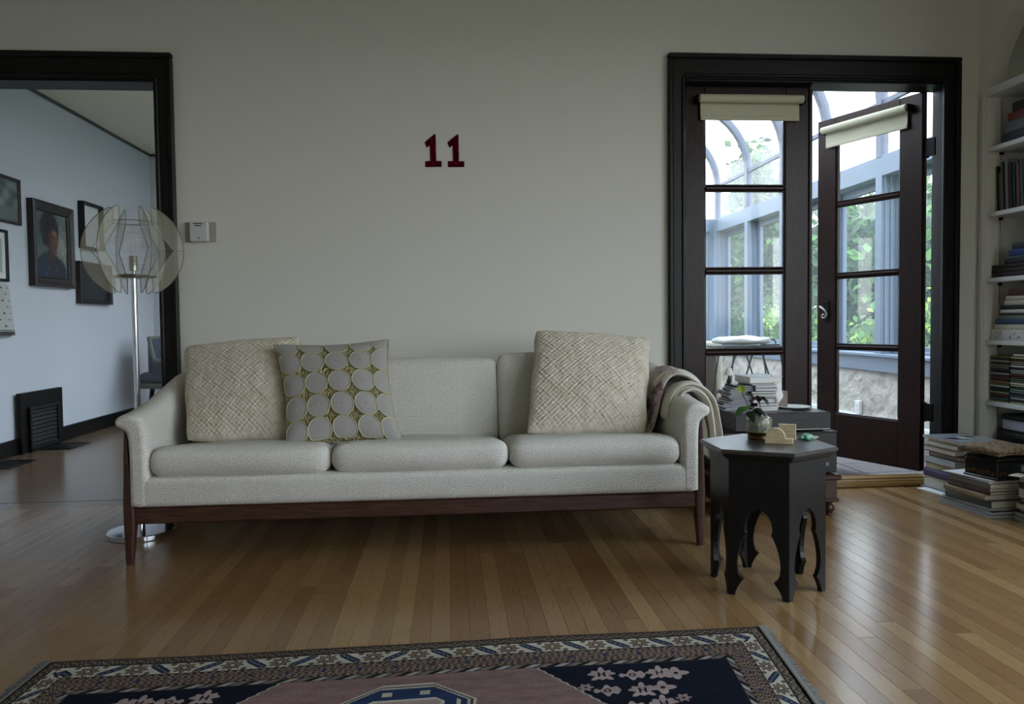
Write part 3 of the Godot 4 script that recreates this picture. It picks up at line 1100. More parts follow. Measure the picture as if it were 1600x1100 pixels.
# ---------------------------------------------------------------- room seen through the wide doorway on the left
func left_room() -> void:
	var yc := 2.59
	struct("wall_far", bb(V(XL - 0.12, 0, ZF - 0.12), V(-0.78, YC, ZF), 0), M.paint_left)
	var rw := MB.new()
	rw.box(V(-0.84, YC / 2, -0.45), V(0.12, YC, 0.62), 0)
	rw.box(V(-0.84, YC / 2, -4.15), V(0.12, YC, 0.20), 0)
	rw.box(V(-0.84, 0.15, -2.405), V(0.12, 0.3, 3.29), 0)
	rw.box(V(-0.84, 2.56, -2.405), V(0.12, 0.18, 3.29), 0)
	struct("wall_inner", rw, M.paint_left)
	var fr := MB.new()
	for q in [[-0.79, 1.385, 0.06, 2.17], [-4.02, 1.385, 0.06, 2.17], [-2.4, 1.385, 0.06, 2.17], [-2.405, 0.33, 3.29, 0.06], [-2.405, 2.44, 3.29, 0.06]]:
		fr.box(V(-0.84, q[1], q[0]), V(0.05, q[3], q[2]), 0.003)
	var wn := struct("window_3", fr, M.dark_wood)
	part(wn, "pane", bb(V(-0.842, 0.33, -4.02), V(-0.838, 2.44, -0.79), 0), M.pane)
	struct("ceiling_far", bb(V(XL - 0.12, yc, ZF - 0.12), V(-0.78, yc + 0.2, -0.14), 0), M.paint_ceiling)
	var cr := MB.new()
	cr.box(V(XL + 0.008, yc - 0.012, (ZF - 0.14) / 2), V(0.016, 0.024, -ZF - 0.14), 0.003)
	cr.box(V((XL - 0.9) / 2, yc - 0.012, ZF + 0.008), V(-0.9 - XL, 0.024, 0.016), 0.003)
	struct("trim_4", cr, mt("picture_rail", Color(0.33, 0.33, 0.33), 0.6))
	# dark baseboards
	for q in [["baseboard_left", V(XL + 0.011, 0.055, (ZF - 0.14) / 2), V(0.022, 0.11, -ZF - 0.14)], ["baseboard_far", V((XL - 0.9) / 2, 0.055, ZF + 0.011), V(-0.9 - XL, 0.11, 0.022)], ["baseboard_front", V(-0.05, 0.05, 0.009), V(2.36, 0.10, 0.018)]]:
		struct(q[0], bx(q[1], q[2], 0.005), M.dark_wood)
	# return-air grille on a dark board
	var vt := thing("floor_grille", "dark wall register with louvres set in the baseboard of the far room", "vent", V(XL + 0.02, 0, -1.95))
	part(vt, "board", bx(V(0.012, 0.21, 0), V(0.03, 0.42, 0.58), 0.004), M.dark_wood)
	var vf := MB.new()
	for q in [[0.155, -0.195, 0.28, 0.02], [0.155, 0.195, 0.28, 0.02]]:
		vf.box(V(0.034, q[0], q[1]), V(0.024, q[2] + 0.03, q[3]), 0.003)
	for y in [0.025, 0.305]:
		vf.box(V(0.034, y, 0), V(0.024, 0.022, 0.41), 0.003)
	var gf := part(vt, "grille_frame", vf, M.black)
	for i in 9:
		var y := 0.05 + 0.029 * i
		part(gf, "louvre", bx(Vector3.ZERO, V(0.004, 0.024, 0.375), 0.001, Transform3D(Basis(V(0, 0, 1), 0.5), V(0.032, y, 0))), M.black)
	# floor register in front of it and a second one nearer
	for k in 2:
		var rg := thing("floor_register", ["dark floor register lying in front of the wall grille", "dark floor register at the left edge of the picture, by the baseboard"][k], "vent", V(XL + [0.17, 0.16][k], 0, [-2.02, -1.28][k]))
		var rf := MB.new()
		for q in [[-0.09, 0, 0.02, 0.32], [0.09, 0, 0.02, 0.32], [0, -0.15, 0.18, 0.02], [0, 0.15, 0.18, 0.02]]:
			rf.box(V(q[0], 0.0025, q[1]), V(q[2], 0.005, q[3]), 0.001)
		part(rg, "frame", rf, M.iron)
		for i in 8:
			part(rg, "bar", bx(V(-0.07 + 0.02 * i, 0.002, 0), V(0.009, 0.004, 0.29), 0.001), M.iron)
	pictures()
	tub_chair()

func framed(label: String, z0: float, z1: float, y0: float, y1: float, fw: float, dep: float, fm: Material, img: Material, mat_w := 0.0) -> void:
	var o := thing("framed_picture", label, "picture", V(XL, (y0 + y1) / 2, (z0 + z1) / 2), 0.0, "framed pictures on the far room's wall")
	var w := absf(z1 - z0)
	var h := y1 - y0
	var prof := [[0.0, 0.0], [0.0, dep], [fw * 0.25, dep + 0.004], [fw * 0.55, dep * 0.8], [fw * 0.85, dep * 0.75], [fw, dep * 0.5], [fw, 0.0]]
	var fb := MB.new()
	# mitred moulding: four sides swept from the profile
	var cs := [Vector2(-w / 2, -h / 2), Vector2(w / 2, -h / 2), Vector2(w / 2, h / 2), Vector2(-w / 2, h / 2)]
	for k in 4:
		var a: Vector2 = cs[k]
		var b: Vector2 = cs[(k + 1) % 4]
		for i in prof.size() - 1:
			var P := []
			for q in [[a, prof[i]], [b, prof[i]], [b, prof[i + 1]], [a, prof[i + 1]]]:
				var c: Vector2 = q[0] - Vector2(signf(q[0].x), signf(q[0].y)) * float(q[1][0])
				P.append(V(q[1][1], c.y, -c.x))
			var e := (b - a).normalized()
			fb.quad(P[0], P[1], P[2], P[3], V(0.6 if i < 5 else 0.0, 0.2 * e.x, 0.2 * e.y) if i > 0 else V(0, -e.x, -e.y))
	part(o, "frame", fb, fm)
	var iw := w - 2 * fw
	var ih := h - 2 * fw
	if mat_w > 0.0:
		part(o, "mount", bx(V(dep * 0.35, 0, 0), V(0.003, ih + 0.004, iw + 0.004), 0.0), M.paper_white)
		iw -= 2 * mat_w
		ih -= 2 * mat_w
	var pb := MB.new()
	var x := dep * 0.35 + (0.003 if mat_w > 0.0 else 0.0)
	var A := V(x, ih / 2, iw / 2)
	var B := V(x, ih / 2, -iw / 2)
	var C := V(x, -ih / 2, -iw / 2)
	var D := V(x, -ih / 2, iw / 2)
	pb.tri(A, B, C, V(1, 0, 0), V(1, 0, 0), V(1, 0, 0), Vector2(0, 0), Vector2(1, 0), Vector2(1, 1))
	pb.tri(A, C, D, V(1, 0, 0), V(1, 0, 0), V(1, 0, 0), Vector2(0, 0), Vector2(1, 1), Vector2(0, 1))
	pb.box(V(x - 0.002, 0, 0), V(0.003, ih, iw), 0)
	part(o, "picture", pb, img)

func img_mat(key: String, im: Image, rough := 0.6) -> StandardMaterial3D:
	var m := mt(key, Color.WHITE, rough)
	m.albedo_texture = ImageTexture.create_from_image(im)
	return m

func blob(im: Image, cx: float, cy: float, rx: float, ry: float, c: Color, rot := 0.0, soft := 0.15) -> void:
	var w := im.get_width()
	var h := im.get_height()
	var m := maxf(rx, ry) * 1.1
	for y in range(maxi(0, int((cy - m) * h)), mini(h, int((cy + m) * h) + 1)):
		for x in range(maxi(0, int((cx - m) * w)), mini(w, int((cx + m) * w) + 1)):
			var d := Vector2(float(x) / w - cx, float(y) / h - cy).rotated(-rot)
			var e := Vector2(d.x / rx, d.y / ry).length()
			if e < 1.0:
				var a := clampf((1.0 - e) / soft, 0.0, 1.0) * c.a
				im.set_pixel(x, y, im.get_pixel(x, y).lerp(Color(c.r, c.g, c.b), a))

func strokes(im: Image, n: int, amt: float, sd: int) -> void:
	var r := RandomNumberGenerator.new()
	r.seed = sd
	for i in n:
		var x := r.randf()
		var y := r.randf()
		var c := im.get_pixel(int(x * (im.get_width() - 1)), int(y * (im.get_height() - 1)))
		var k := 1.0 + r.randf_range(-amt, amt)
		blob(im, x, y, r.randf_range(0.01, 0.03), r.randf_range(0.03, 0.07), Color(c.r * k, c.g * k, c.b * k, 0.7), r.randf_range(-0.8, 0.8), 0.5)

func pictures() -> void:
	# portrait in oils: a dark-haired sitter in a blue jacket
	var im := Image.create(192, 200, false, Image.FORMAT_RGB8)
	im.fill(Color(0.42, 0.45, 0.42))
	blob(im, 0.15, 0.3, 0.25, 0.5, Color(0.27, 0.32, 0.28), 0.2, 0.8)
	blob(im, 0.85, 0.5, 0.3, 0.4, Color(0.55, 0.56, 0.52), 0.0, 0.8)
	blob(im, 0.42, 1.02, 0.52, 0.44, Color(0.10, 0.12, 0.18), 0.0, 0.1)
	blob(im, 0.24, 0.86, 0.22, 0.26, Color(0.10, 0.14, 0.24), 0.2, 0.4)
	blob(im, 0.82, 0.88, 0.16, 0.22, Color(0.10, 0.135, 0.22), -0.35, 0.4)
	blob(im, 0.52, 0.8, 0.12, 0.26, Color(0.16, 0.13, 0.12), -0.1, 0.3)
	blob(im, 0.5, 0.62, 0.12, 0.14, Color(0.25, 0.15, 0.11), 0.0, 0.3)
	blob(im, 0.44, 0.24, 0.31, 0.27, Color(0.035, 0.035, 0.045), 0.1, 0.1)
	blob(im, 0.33, 0.40, 0.13, 0.12, Color(0.04, 0.035, 0.04), 0.0, 0.2)
	blob(im, 0.54, 0.42, 0.185, 0.205, Color(0.33, 0.20, 0.14), 0.08, 0.2)
	blob(im, 0.61, 0.30, 0.11, 0.07, Color(0.55, 0.36, 0.24), 0.0, 0.8)
	blob(im, 0.66, 0.45, 0.05, 0.10, Color(0.52, 0.28, 0.17), 0.0, 0.8)
	blob(im, 0.42, 0.46, 0.07, 0.14, Color(0.18, 0.10, 0.07), 0.0, 0.8)
	blob(im, 0.50, 0.375, 0.07, 0.02, Color(0.08, 0.05, 0.05), 0.0, 0.6)
	blob(im, 0.68, 0.375, 0.05, 0.02, Color(0.08, 0.05, 0.05), 0.0, 0.6)
	blob(im, 0.645, 0.53, 0.06, 0.022, Color(0.36, 0.13, 0.10), 0.0, 0.6)
	blob(im, 0.36, 0.9, 0.03, 0.16, Color(0.30, 0.34, 0.42), 0.5, 0.6)
	blob(im, 0.66, 0.86, 0.025, 0.14, Color(0.32, 0.36, 0.42), -0.5, 0.6)
	strokes(im, 500, 0.25, 3)
	framed("oil portrait of a dark-haired sitter in a blue jacket, in a wide brown frame", -1.912, -2.517, 1.17, 1.79, 0.072, 0.045, mt("frame_brown", Color(0.15, 0.105, 0.08), 0.4), img_mat("portrait", im, 0.45))
	im = Image.create(96, 96, false, Image.FORMAT_RGB8)
	im.fill(Color(0.40, 0.44, 0.43))
	for i in 14:
		blob(im, 0.1 + 0.07 * i, 0.35 + 0.25 * sin(i * 2.1), 0.12, 0.2, Color(0.5, 0.53, 0.52) if i % 2 else Color(0.30, 0.34, 0.34), i * 0.7, 0.7)
	framed("pale grey landscape picture in a thin worn frame, cut off by the left edge", -1.25, -1.812, 1.578, 1.895, 0.022, 0.018, mt("frame_worn", Color(0.22, 0.19, 0.165), 0.5), img_mat("grey_picture", im, 0.25))
	im = Image.create(64, 64, false, Image.FORMAT_RGB8)
	im.fill(Color(0.66, 0.68, 0.66))
	framed("picture with a pale mount in a thin black frame above the hanging cloth", -1.2, -1.629, 1.18, 1.526, 0.02, 0.02, M.black, img_mat("pale_picture", im, 0.3), 0.04)
	im = Image.create(96, 96, false, Image.FORMAT_RGB8)
	im.fill(Color(0.86, 0.86, 0.86))
	for i in 16:
		blob(im, 0.42 + 0.1 * sin(i * 1.7), 0.2 + 0.04 * i, 0.02, 0.012, Color(0.45, 0.45, 0.46), i, 0.6)
	framed("small white drawing in a deep black frame behind the lamp shade", -2.682, -3.038, 1.508, 1.888, 0.024, 0.05, M.black, img_mat("drawing", im, 0.3))
	im = Image.create(96, 96, false, Image.FORMAT_RGB8)
	im.fill(Color(0.09, 0.115, 0.12))
	blob(im, 0.42, 0.45, 0.17, 0.3, Color(0.15, 0.17, 0.165), 0.0, 0.8)
	blob(im, 0.45, 0.36, 0.09, 0.11, Color(0.19, 0.20, 0.185), 0.0, 0.8)
	framed("dark murky painting in a brown frame, low behind the lamp shade", -2.606, -3.2, 1.06, 1.40, 0.034, 0.04, M.frame_brown, img_mat("murky", im, 0.35))
	# spotted cloth hanging at the picture's edge
	im = Image.create(128, 128, false, Image.FORMAT_RGB8)
	im.fill(Color(0.74, 0.74, 0.71))
	for i in 6:
		for j in 7:
			blob(im, (i + 0.5 + 0.5 * (j % 2)) / 6.0, (j + 0.5) / 8.0, 0.022, 0.02, Color(0.22, 0.22, 0.24), 0.0, 0.4)
	im.fill_rect(Rect2i(0, 118, 128, 10), Color(0.30, 0.29, 0.27))
	im.fill_rect(Rect2i(0, 114, 128, 2), Color(0.32, 0.31, 0.29))
	var o := thing("hanging_cloth", "spotted white cloth with a dark hem hanging at the left edge of the picture", "cloth", V(XL + 0.02, 0.82, -1.6))
	var rows := []
	var rows2 := []
	for i in 17:
		var r := PackedVector3Array()
		var r2 := PackedVector3Array()
		for j in 25:
			var q := j / 24.0
			var y := 0.34 * (1 - i / 16.0)
			var z := 0.42 - q * (0.42 + 0.075 * i / 16.0)
			var x := 0.012 + 0.010 * sin(q * 17.0) * (0.4 + i / 20.0)
			r.append(V(x, y, z))
			r2.append(V(x - 0.003, y, z))
		rows.append(r)
		rows2.append(r2)
	var b := MB.new()
	b.grid(rows)
	b.grid(rows2)
	part(o, "cloth", b, img_mat("spotted", im, 0.9))
	part(o, "peg", bx(V(-0.006, 0.34, 0.2), V(0.03, 0.02, 0.02), 0.004), M.iron)

func tub_chair() -> void:
	var o := thing("tub_chair", "blue upholstered tub chair with silvery wooden arms, behind the lamp pole", "chair", V(-2.46, 0, -3.50), 1.25)
	var sil := mt("silver_wood", Color(0.45, 0.45, 0.42), 0.4)
	var blu := mt("blue_leather", Color(0.27, 0.31, 0.35), 0.35)
	var R := 0.29
	# back shell: an arc round the rear; faces +z
	var tops := []
	var rows := []
	var rows_o := []
	for i in 29:
		var a := lerpf(-0.06, PI + 0.06, i / 28.0)
		var s := sin(clampf(a, 0, PI))
		var h := 0.56 + 0.20 * smoothstep(0.25, 0.75, s)
		var d := V(cos(a), 0, -s * 0.95 + (0.0 if s > 0 else 0.0))
		var ins := PackedVector3Array()
		var outs := PackedVector3Array()
		for k in 9:
			var y := 0.42 + (h - 0.42) * k / 8.0
			ins.append(V(d.x * (R - 0.028 - 0.018 * sin(k / 8.0 * PI)), y, d.z * (R - 0.028 - 0.018 * sin(k / 8.0 * PI))))
			outs.append(V(d.x * R, y, d.z * R))
		rows.append(ins)
		rows_o.append(outs)
		tops.append(V(d.x * (R - 0.014), h, d.z * (R - 0.014)))
	var sh := MB.new()
	sh.grid(rows, false, false, false)
	sh.grid(rows_o)
	part(o, "back", sh, blu)
	# front posts sweep down from the ends of the rail
	var rail := []
	rail.append(V(R + 0.0, 0.40, 0.20))
	rail.append(V(R + 0.0, 0.46, 0.165))
	rail.append(V(R - 0.008, 0.53, 0.11))
	rail.append(V(R - 0.012, 0.56, 0.05))
	rail.append_array(tops)
	rail.append(V(-R + 0.012, 0.56, 0.05))
	rail.append(V(-R + 0.008, 0.53, 0.11))
	rail.append(V(-R, 0.46, 0.165))
	rail.append(V(-R, 0.40, 0.20))
	var rb := MB.new()
	rb.tube(rail, 0.019, 10)
	part(o, "arm_rail", rb, sil)
	var se := MB.new()
	se.soft(V(R - 0.01, 0.055, R - 0.04), 0.05, V(0, 0.02, 0), 12, Transform3D(Basis.IDENTITY, V(0, 0.40, -0.01)))
	part(o, "seat", se, blu)
	part(o, "seat_frame", bx(V(0, 0.335, -0.01), V(2 * R - 0.03, 0.05, 2 * R - 0.10), 0.01), sil)
	for e in [-1, 1]:
		var lf := MB.new()
		lf.tube([V(e * R, 0.42, 0.20), V(e * R, 0.3, 0.205), V(e * (R - 0.005), 0.15, 0.205), V(e * (R - 0.01), 0.0, 0.205)], [0.022, 0.024, 0.018, 0.012], 10)
		part(o, "leg", lf, sil)
		var lr := MB.new()
		lr.tube([V(e * 0.18, 0.34, -0.17), V(e * 0.19, 0.2, -0.19), V(e * 0.21, 0.0, -0.25)], [0.022, 0.018, 0.013], 10)
		part(o, "leg", lr, M.dark_wood)

# ---------------------------------------------------------------- sofa
func loft(b: MB, st: Array) -> void:   # stations [x, y, z, half_x, half_z]: a post with rounded square section
	var rows := []
	for s in st:
		var r := PackedVector3Array()
		for k in 16:
			var a := TAU * (k + 0.5) / 16.0
			var c := cos(a)
			var q := sin(a)
			r.append(V(s[0] + s[3] * signf(c) * pow(absf(c), 0.45), s[1], s[2] + s[4] * signf(q) * pow(absf(q), 0.45)))
		rows.append(r)
	b.grid(rows, true)
	for e in [0, st.size() - 1]:
		var c := V(st[e][0], st[e][1], st[e][2])
		for k in 16:
			b.flat(c, rows[e][k], rows[e][(k + 1) % 16], V(0, -1 if e == 0 else 1, 0))

func arm_top(z: float) -> float:
	var ks := [[0.2, 0.68], [0.3, 0.672], [0.42, 0.655], [0.55, 0.622], [0.7, 0.585], [0.85, 0.560], [1.0, 0.551]]
	for i in ks.size() - 1:
		if z <= ks[i + 1][0]:
			return lerpf(ks[i][1], ks[i + 1][1], clampf((z - ks[i][0]) / (ks[i + 1][0] - ks[i][0]), 0, 1))
	return 0.551

func sofa() -> void:
	var o := thing("sofa", "long cream boucle sofa with a low walnut frame and outward-rolled arms", "sofa", V(-0.108, 0, 0.6))
	var cx := -0.108
	for e in [-1, 1]:
		var b := MB.new()
		loft(b, [[cx + e * 1.070, 0.0, 0.965, 0.0125, 0.0125], [cx + e * 1.066, 0.14, 0.960, 0.020, 0.021], [cx + e * 1.066, 0.215, 0.960, 0.021, 0.022], [cx + e * 1.071, 0.30, 0.955, 0.014, 0.022], [cx + e * 1.073, 0.41, 0.955, 0.009, 0.020], [cx + e * 1.073, 0.505, 0.955, 0.005, 0.016]])
		part(o, "leg", b, M.walnut, true)
		b = MB.new()
		loft(b, [[cx + e * 1.070, 0.0, 0.20, 0.0125, 0.0125], [cx + e * 1.066, 0.14, 0.235, 0.020, 0.021], [cx + e * 1.066, 0.215, 0.245, 0.021, 0.022], [cx + e * 1.071, 0.40, 0.235, 0.010, 0.022], [cx + e * 1.073, 0.58, 0.215, 0.005, 0.016]])
		part(o, "leg", b, M.walnut, true)
		part(o, "side_rail", bb(V(cx + e * 1.052, 0.155, 0.245), V(cx + e * 1.080, 0.208, 0.955), 0.004), M.walnut, true)
	part(o, "front_rail", bb(V(cx - 1.055, 0.148, 0.945), V(cx + 1.055, 0.210, 0.975), 0.006), M.walnut, true)
	part(o, "back_rail", bb(V(cx - 1.055, 0.150, 0.225), V(cx + 1.055, 0.208, 0.255), 0.004), M.walnut, true)
	# upholstered base, lower towards the back
	var base := MB.new()
	base.soft(V(1.045, 0.056, 0.375), 0.026, V(0, 0.004, 0.006), 18, Transform3D(Basis.IDENTITY, V(cx, 0.265, 0.615)), 2)
	part(o, "seat_base", base, M.boucle, true)
	# arms: a thick upholstered sheet whose top rolls outward
	var prof := [[0.0, 0.215], [0.0, 0.30], [0.0, 0.38], [0.001, 0.44], [0.004, 0.49], [0.012, 0.522], [0.028, 0.543], [0.052, 0.552], [0.078, 0.552], [0.099, 0.546], [0.113, 0.535], [0.117, 0.521], [0.111, 0.508], [0.098, 0.501], [0.085, 0.494], [0.076, 0.480], [0.072, 0.455], [0.070, 0.40], [0.070, 0.30], [0.070, 0.215], [0.035, 0.210]]
	for e in [-1, 1]:
		var b := MB.new()
		var rows := []
		var ends := []
		for st in [[0.992, 0.020], [0.990, 0.012], [0.983, 0.005], [0.970, 0.0], [0.9, 0.0], [0.8, 0.0], [0.7, 0.0], [0.6, 0.0], [0.5, 0.0], [0.4, 0.0], [0.3, 0.0], [0.245, 0.0], [0.232, 0.006], [0.226, 0.02]]:
			var H := arm_top(st[0])
			var pl := PackedVector2Array()
			for q in prof:
				var y: float = q[1] if q[1] < 0.40 else 0.40 + (q[1] - 0.40) * (H - 0.40) / 0.152
				var flare: float = q[0]
				pl.append(Vector2(flare, y))
			if st[1] > 0.0:
				pl = MB.inset(pl, st[1])
			var r := PackedVector3Array()
			for q in pl:
				r.append(V(cx + e * (0.99 + q.x), q.y, st[0]))
			rows.append(r)
			ends.append(pl)
		b.grid(rows, true)
		for k in [0, rows.size() - 1]:
			var idx := Geometry2D.triangulate_polygon(ends[k])
			for i in range(0, idx.size(), 3):
				b.flat(rows[k][idx[i]], rows[k][idx[i + 1]], rows[k][idx[i + 2]], V(0, 0, 1 if k == 0 else -1))
		part(o, "arm", b, M.boucle, true)
	var bk := MB.new()
	bk.soft(V(1.0, 0.225, 0.04), 0.035, V(0, 0, 0.0), 16, Transform3D(Basis(V(1, 0, 0), -0.22), V(cx, 0.455, 0.265)))
	part(o, "backrest", bk, M.boucle, true)
	# three loose seat cushions, dropping towards the back
	for k in 3:
		var x: float = [-0.777, -0.114, 0.555][k]
		var b := MB.new()
		var hw: float = [0.328, 0.333, 0.334][k]
		var sd := k * 2.1
		b.soft(V(hw, 0.057, 0.305), 0.052, V(0.004, 0.014, 0.012), 22, Transform3D(Basis(V(1, 0, 0), -0.115), V(x, 0.340, 0.685)), 3, sd)
		part(o, "seat_cushion", b, M.boucle, true)
	for k in 3:
		var x: float = [-0.772, -0.121, 0.546][k]
		var hw: float = [0.325, 0.327, 0.334][k]
		var b := MB.new()
		var top: float = [0.718, 0.722, 0.740][k]
		var hh := 0.205
		b.soft(V(hw, hh, 0.062), 0.042, V(0.004, 0.004, 0.022), 22, Transform3D(Basis(V(1, 0, 0), -0.24), V(x, top - hh * cos(0.24) - 0.012, 0.437)))
		part(o, "back_cushion", b, M.boucle, true)

# ---------------------------------------------------------------- pillows
class Pad:
	var c := []          # corners TL TR BR BL
	var th := 0.07
	var pin := 0.06
	var sagx := 0.0
	var rnd := 0.0
	var wob := 0.0
	func at(u: float, v: float, side: float, extra := 0.0) -> Vector3:
		var uu := u * (1.0 - pin * (1.0 - v * v))
		var vv := v * (1.0 - pin * (1.0 - u * u))
		var rc := 1.0 - rnd * pow(u * u * v * v, 2.0)
		uu = uu * rc + wob * sin(v * 7.0 + u)
		vv = vv * rc + wob * sin(u * 6.0 + 1.0)
		var s := (uu + 1) * 0.5
		var t := (vv + 1) * 0.5
		var top: Vector3 = c[0].lerp(c[1], s)
		var bot: Vector3 = c[3].lerp(c[2], s)
		var p := bot.lerp(top, t)
		var n: Vector3 = ((c[1] - c[3]) as Vector3).cross(c[0] - c[2]).normalized()
		if n.z < 0.0:
			n = -n
		var h := th * pow(maxf((1 - u * u) * (1 - v * v), 0.0), 0.40)
		h *= 1.0 + 0.10 * sin(u * 3.1 + 0.6) * cos(v * 2.3 + sagx)
		return p + n * side * (h + extra)

func knob(u: float, v: float) -> float:
	var a := (u + v) * 11.5
	var b := (u - v) * 11.5
	var ca := floorf(a)
	var cb := floorf(b)
	var d := Vector2(a - ca - 0.5, b - cb - 0.5)
	var j := sin(ca * 12.9 + cb * 78.2) * 43.7
	j = j - floorf(j)
	var dome := pow(maxf(0.0, 1.0 - d.length_squared() * 2.6), 0.6)
	var fade := clampf((1.0 - maxf(absf(u), absf(v))) * 9.0, 0.15, 1.0)
	return (0.0047 * (0.6 + 0.6 * j) * dome + 0.0010 * sin(u * 57.0 + 3 * v) * sin(v * 49.0)) * fade

func pad_mesh(pd: Pad, nn: int, knobs: bool) -> MB:
	var b := MB.new()
	for side in [1.0, -1.0]:
		var rows := []
		var m: int = nn if side > 0 else 24
		for i in m + 1:
			var r := PackedVector3Array()
			for j in m + 1:
				var u := sin(PI / 2 * (-1 + 2.0 * j / m)) * 0.35 + 0.65 * (-1 + 2.0 * j / m)
				var v := sin(PI / 2 * (-1 + 2.0 * i / m)) * 0.35 + 0.65 * (-1 + 2.0 * i / m)
				var ex := 0.0
				if side > 0 and knobs:
					ex = knob(u, v)
				r.append(pd.at(u, v, side, ex))
			rows.append(r)
		b.grid(rows)
	return b

func pillows() -> void:
	var fz := mt("fuzzy", Color(0.90, 0.87, 0.815), 1.0, 0.1)
	tex(fz, nz(0.02, [Color(0.86, 0.83, 0.78), Color(1, 1, 1)], 256, FastNoiseLite.TYPE_SIMPLEX_SMOOTH, 3, 41), V(4, 4, 4), nz(0.16, [], 512, FastNoiseLite.TYPE_SIMPLEX, 3, 42), 0.25)
	fz.rim_enabled = true
	fz.rim = 0.4
	var p := Pad.new()
	p.c = [V(-1.135, 0.785, 0.46), V(-0.635, 0.825, 0.47), V(-0.590, 0.405, 0.77), V(-1.035, 0.412, 0.77)]
	p.th = 0.075
	p.pin = 0.03
	p.rnd = 0.055
	p.wob = 0.012
	var o := thing("throw_pillow", "cream knobbly fleece pillow at the left end of the sofa", "pillow", V(-0.85, 0.36, 0.7), 0.0, "knobbly fleece pillows")
	part(o, "cover", pad_mesh(p, 270, true), fz, true)
	p = Pad.new()
	p.c = [V(0.375, 0.838, 0.46), V(0.905, 0.797, 0.47), V(0.80, 0.405, 0.78), V(0.300, 0.41, 0.78)]
	p.th = 0.08
	p.pin = 0.035
	p.rnd = 0.05
	p.wob = 0.012
	p.sagx = 1.0
	o = thing("throw_pillow", "large cream knobbly fleece pillow at the right end of the sofa", "pillow", V(0.6, 0.36, 0.7), 0.0, "knobbly fleece pillows")
	part(o, "cover", pad_mesh(p, 270, true), fz, true)
	# gold pillow with grey felt discs
	var gold := mt("gold_cloth", Color(0.86, 0.82, 0.66), 0.3, 0.5, 0.55)
	tex(gold, nz(0.03, [Color(0.72, 0.70, 0.6), Color(1, 1, 1)], 256, FastNoiseLite.TYPE_SIMPLEX_SMOOTH, 3, 44), V(6, 6, 6), nz(0.05, [], 256, FastNoiseLite.TYPE_SIMPLEX, 3, 45), 2.2)
	var grey := mt("grey_felt", Color(0.66, 0.645, 0.63), 0.9, 0.2)
	tex(grey, null, V(9, 9, 9), nz(0.14, [], 256, FastNoiseLite.TYPE_SIMPLEX, 3, 46), 0.1)
	var cord := mt("pale_cord", Color(0.73, 0.71, 0.58), 0.5, 0.5, 0.3)
	p = Pad.new()
	p.c = [V(-0.728, 0.790, 0.60), V(-0.252, 0.806, 0.58), V(-0.182, 0.405, 0.860), V(-0.635, 0.390, 0.860)]
	p.th = 0.062
	p.pin = 0.105
	o = thing("throw_pillow", "gold pillow covered with rows of grey felt discs, leaning on the left knobbly pillow", "pillow", V(-0.45, 0.36, 0.75))
	part(o, "cover", pad_mesh(p, 60, false), gold, true)
	for cu in [-0.79, -0.37, 0.07, 0.51, 0.90]:
		for cv in [0.93, 0.53, 0.08, -0.38, -0.82]:
			var b := MB.new()
			var rows := []
			var edge := []
			for i in 7:
				var r := PackedVector3Array()
				for k in 28:
					var a := TAU * k / 28.0
					var q := i / 6.0
					var u := clampf(cu + 0.208 * q * cos(a) + 0.01 * sin(cv * 9), -0.975, 0.975)
					var v := clampf(cv + 0.218 * q * sin(a), -0.975, 0.975)
					var pt := p.at(u, v, 1.0, 0.0035 + 0.0025 * (1 - q * q))
					r.append(pt)
					if i == 6:
						edge.append(pt)
				rows.append(r)
			b.grid(rows, true)
			var d := part(o, "felt_disc", b, grey, true)
			var cb := MB.new()
			cb.tube(edge, 0.0026, 6, true)
			part(d, "cord_edge", cb, cord, true)
			if absf(cu) < 0.85 and absf(cv) < 0.9:
				var kb := MB.new()
				var c := p.at(cu + 0.01 * sin(cv * 9), cv, 1.0, 0.0065)
				kb.lathe([Vector2(0, 0.003), Vector2(0.003, 0.002), Vector2(0.004, 0)], 8, Transform3D(Basis(V(1, 0, 0), 1.0), c))
				part(d, "stitch_knot", kb, grey, true)

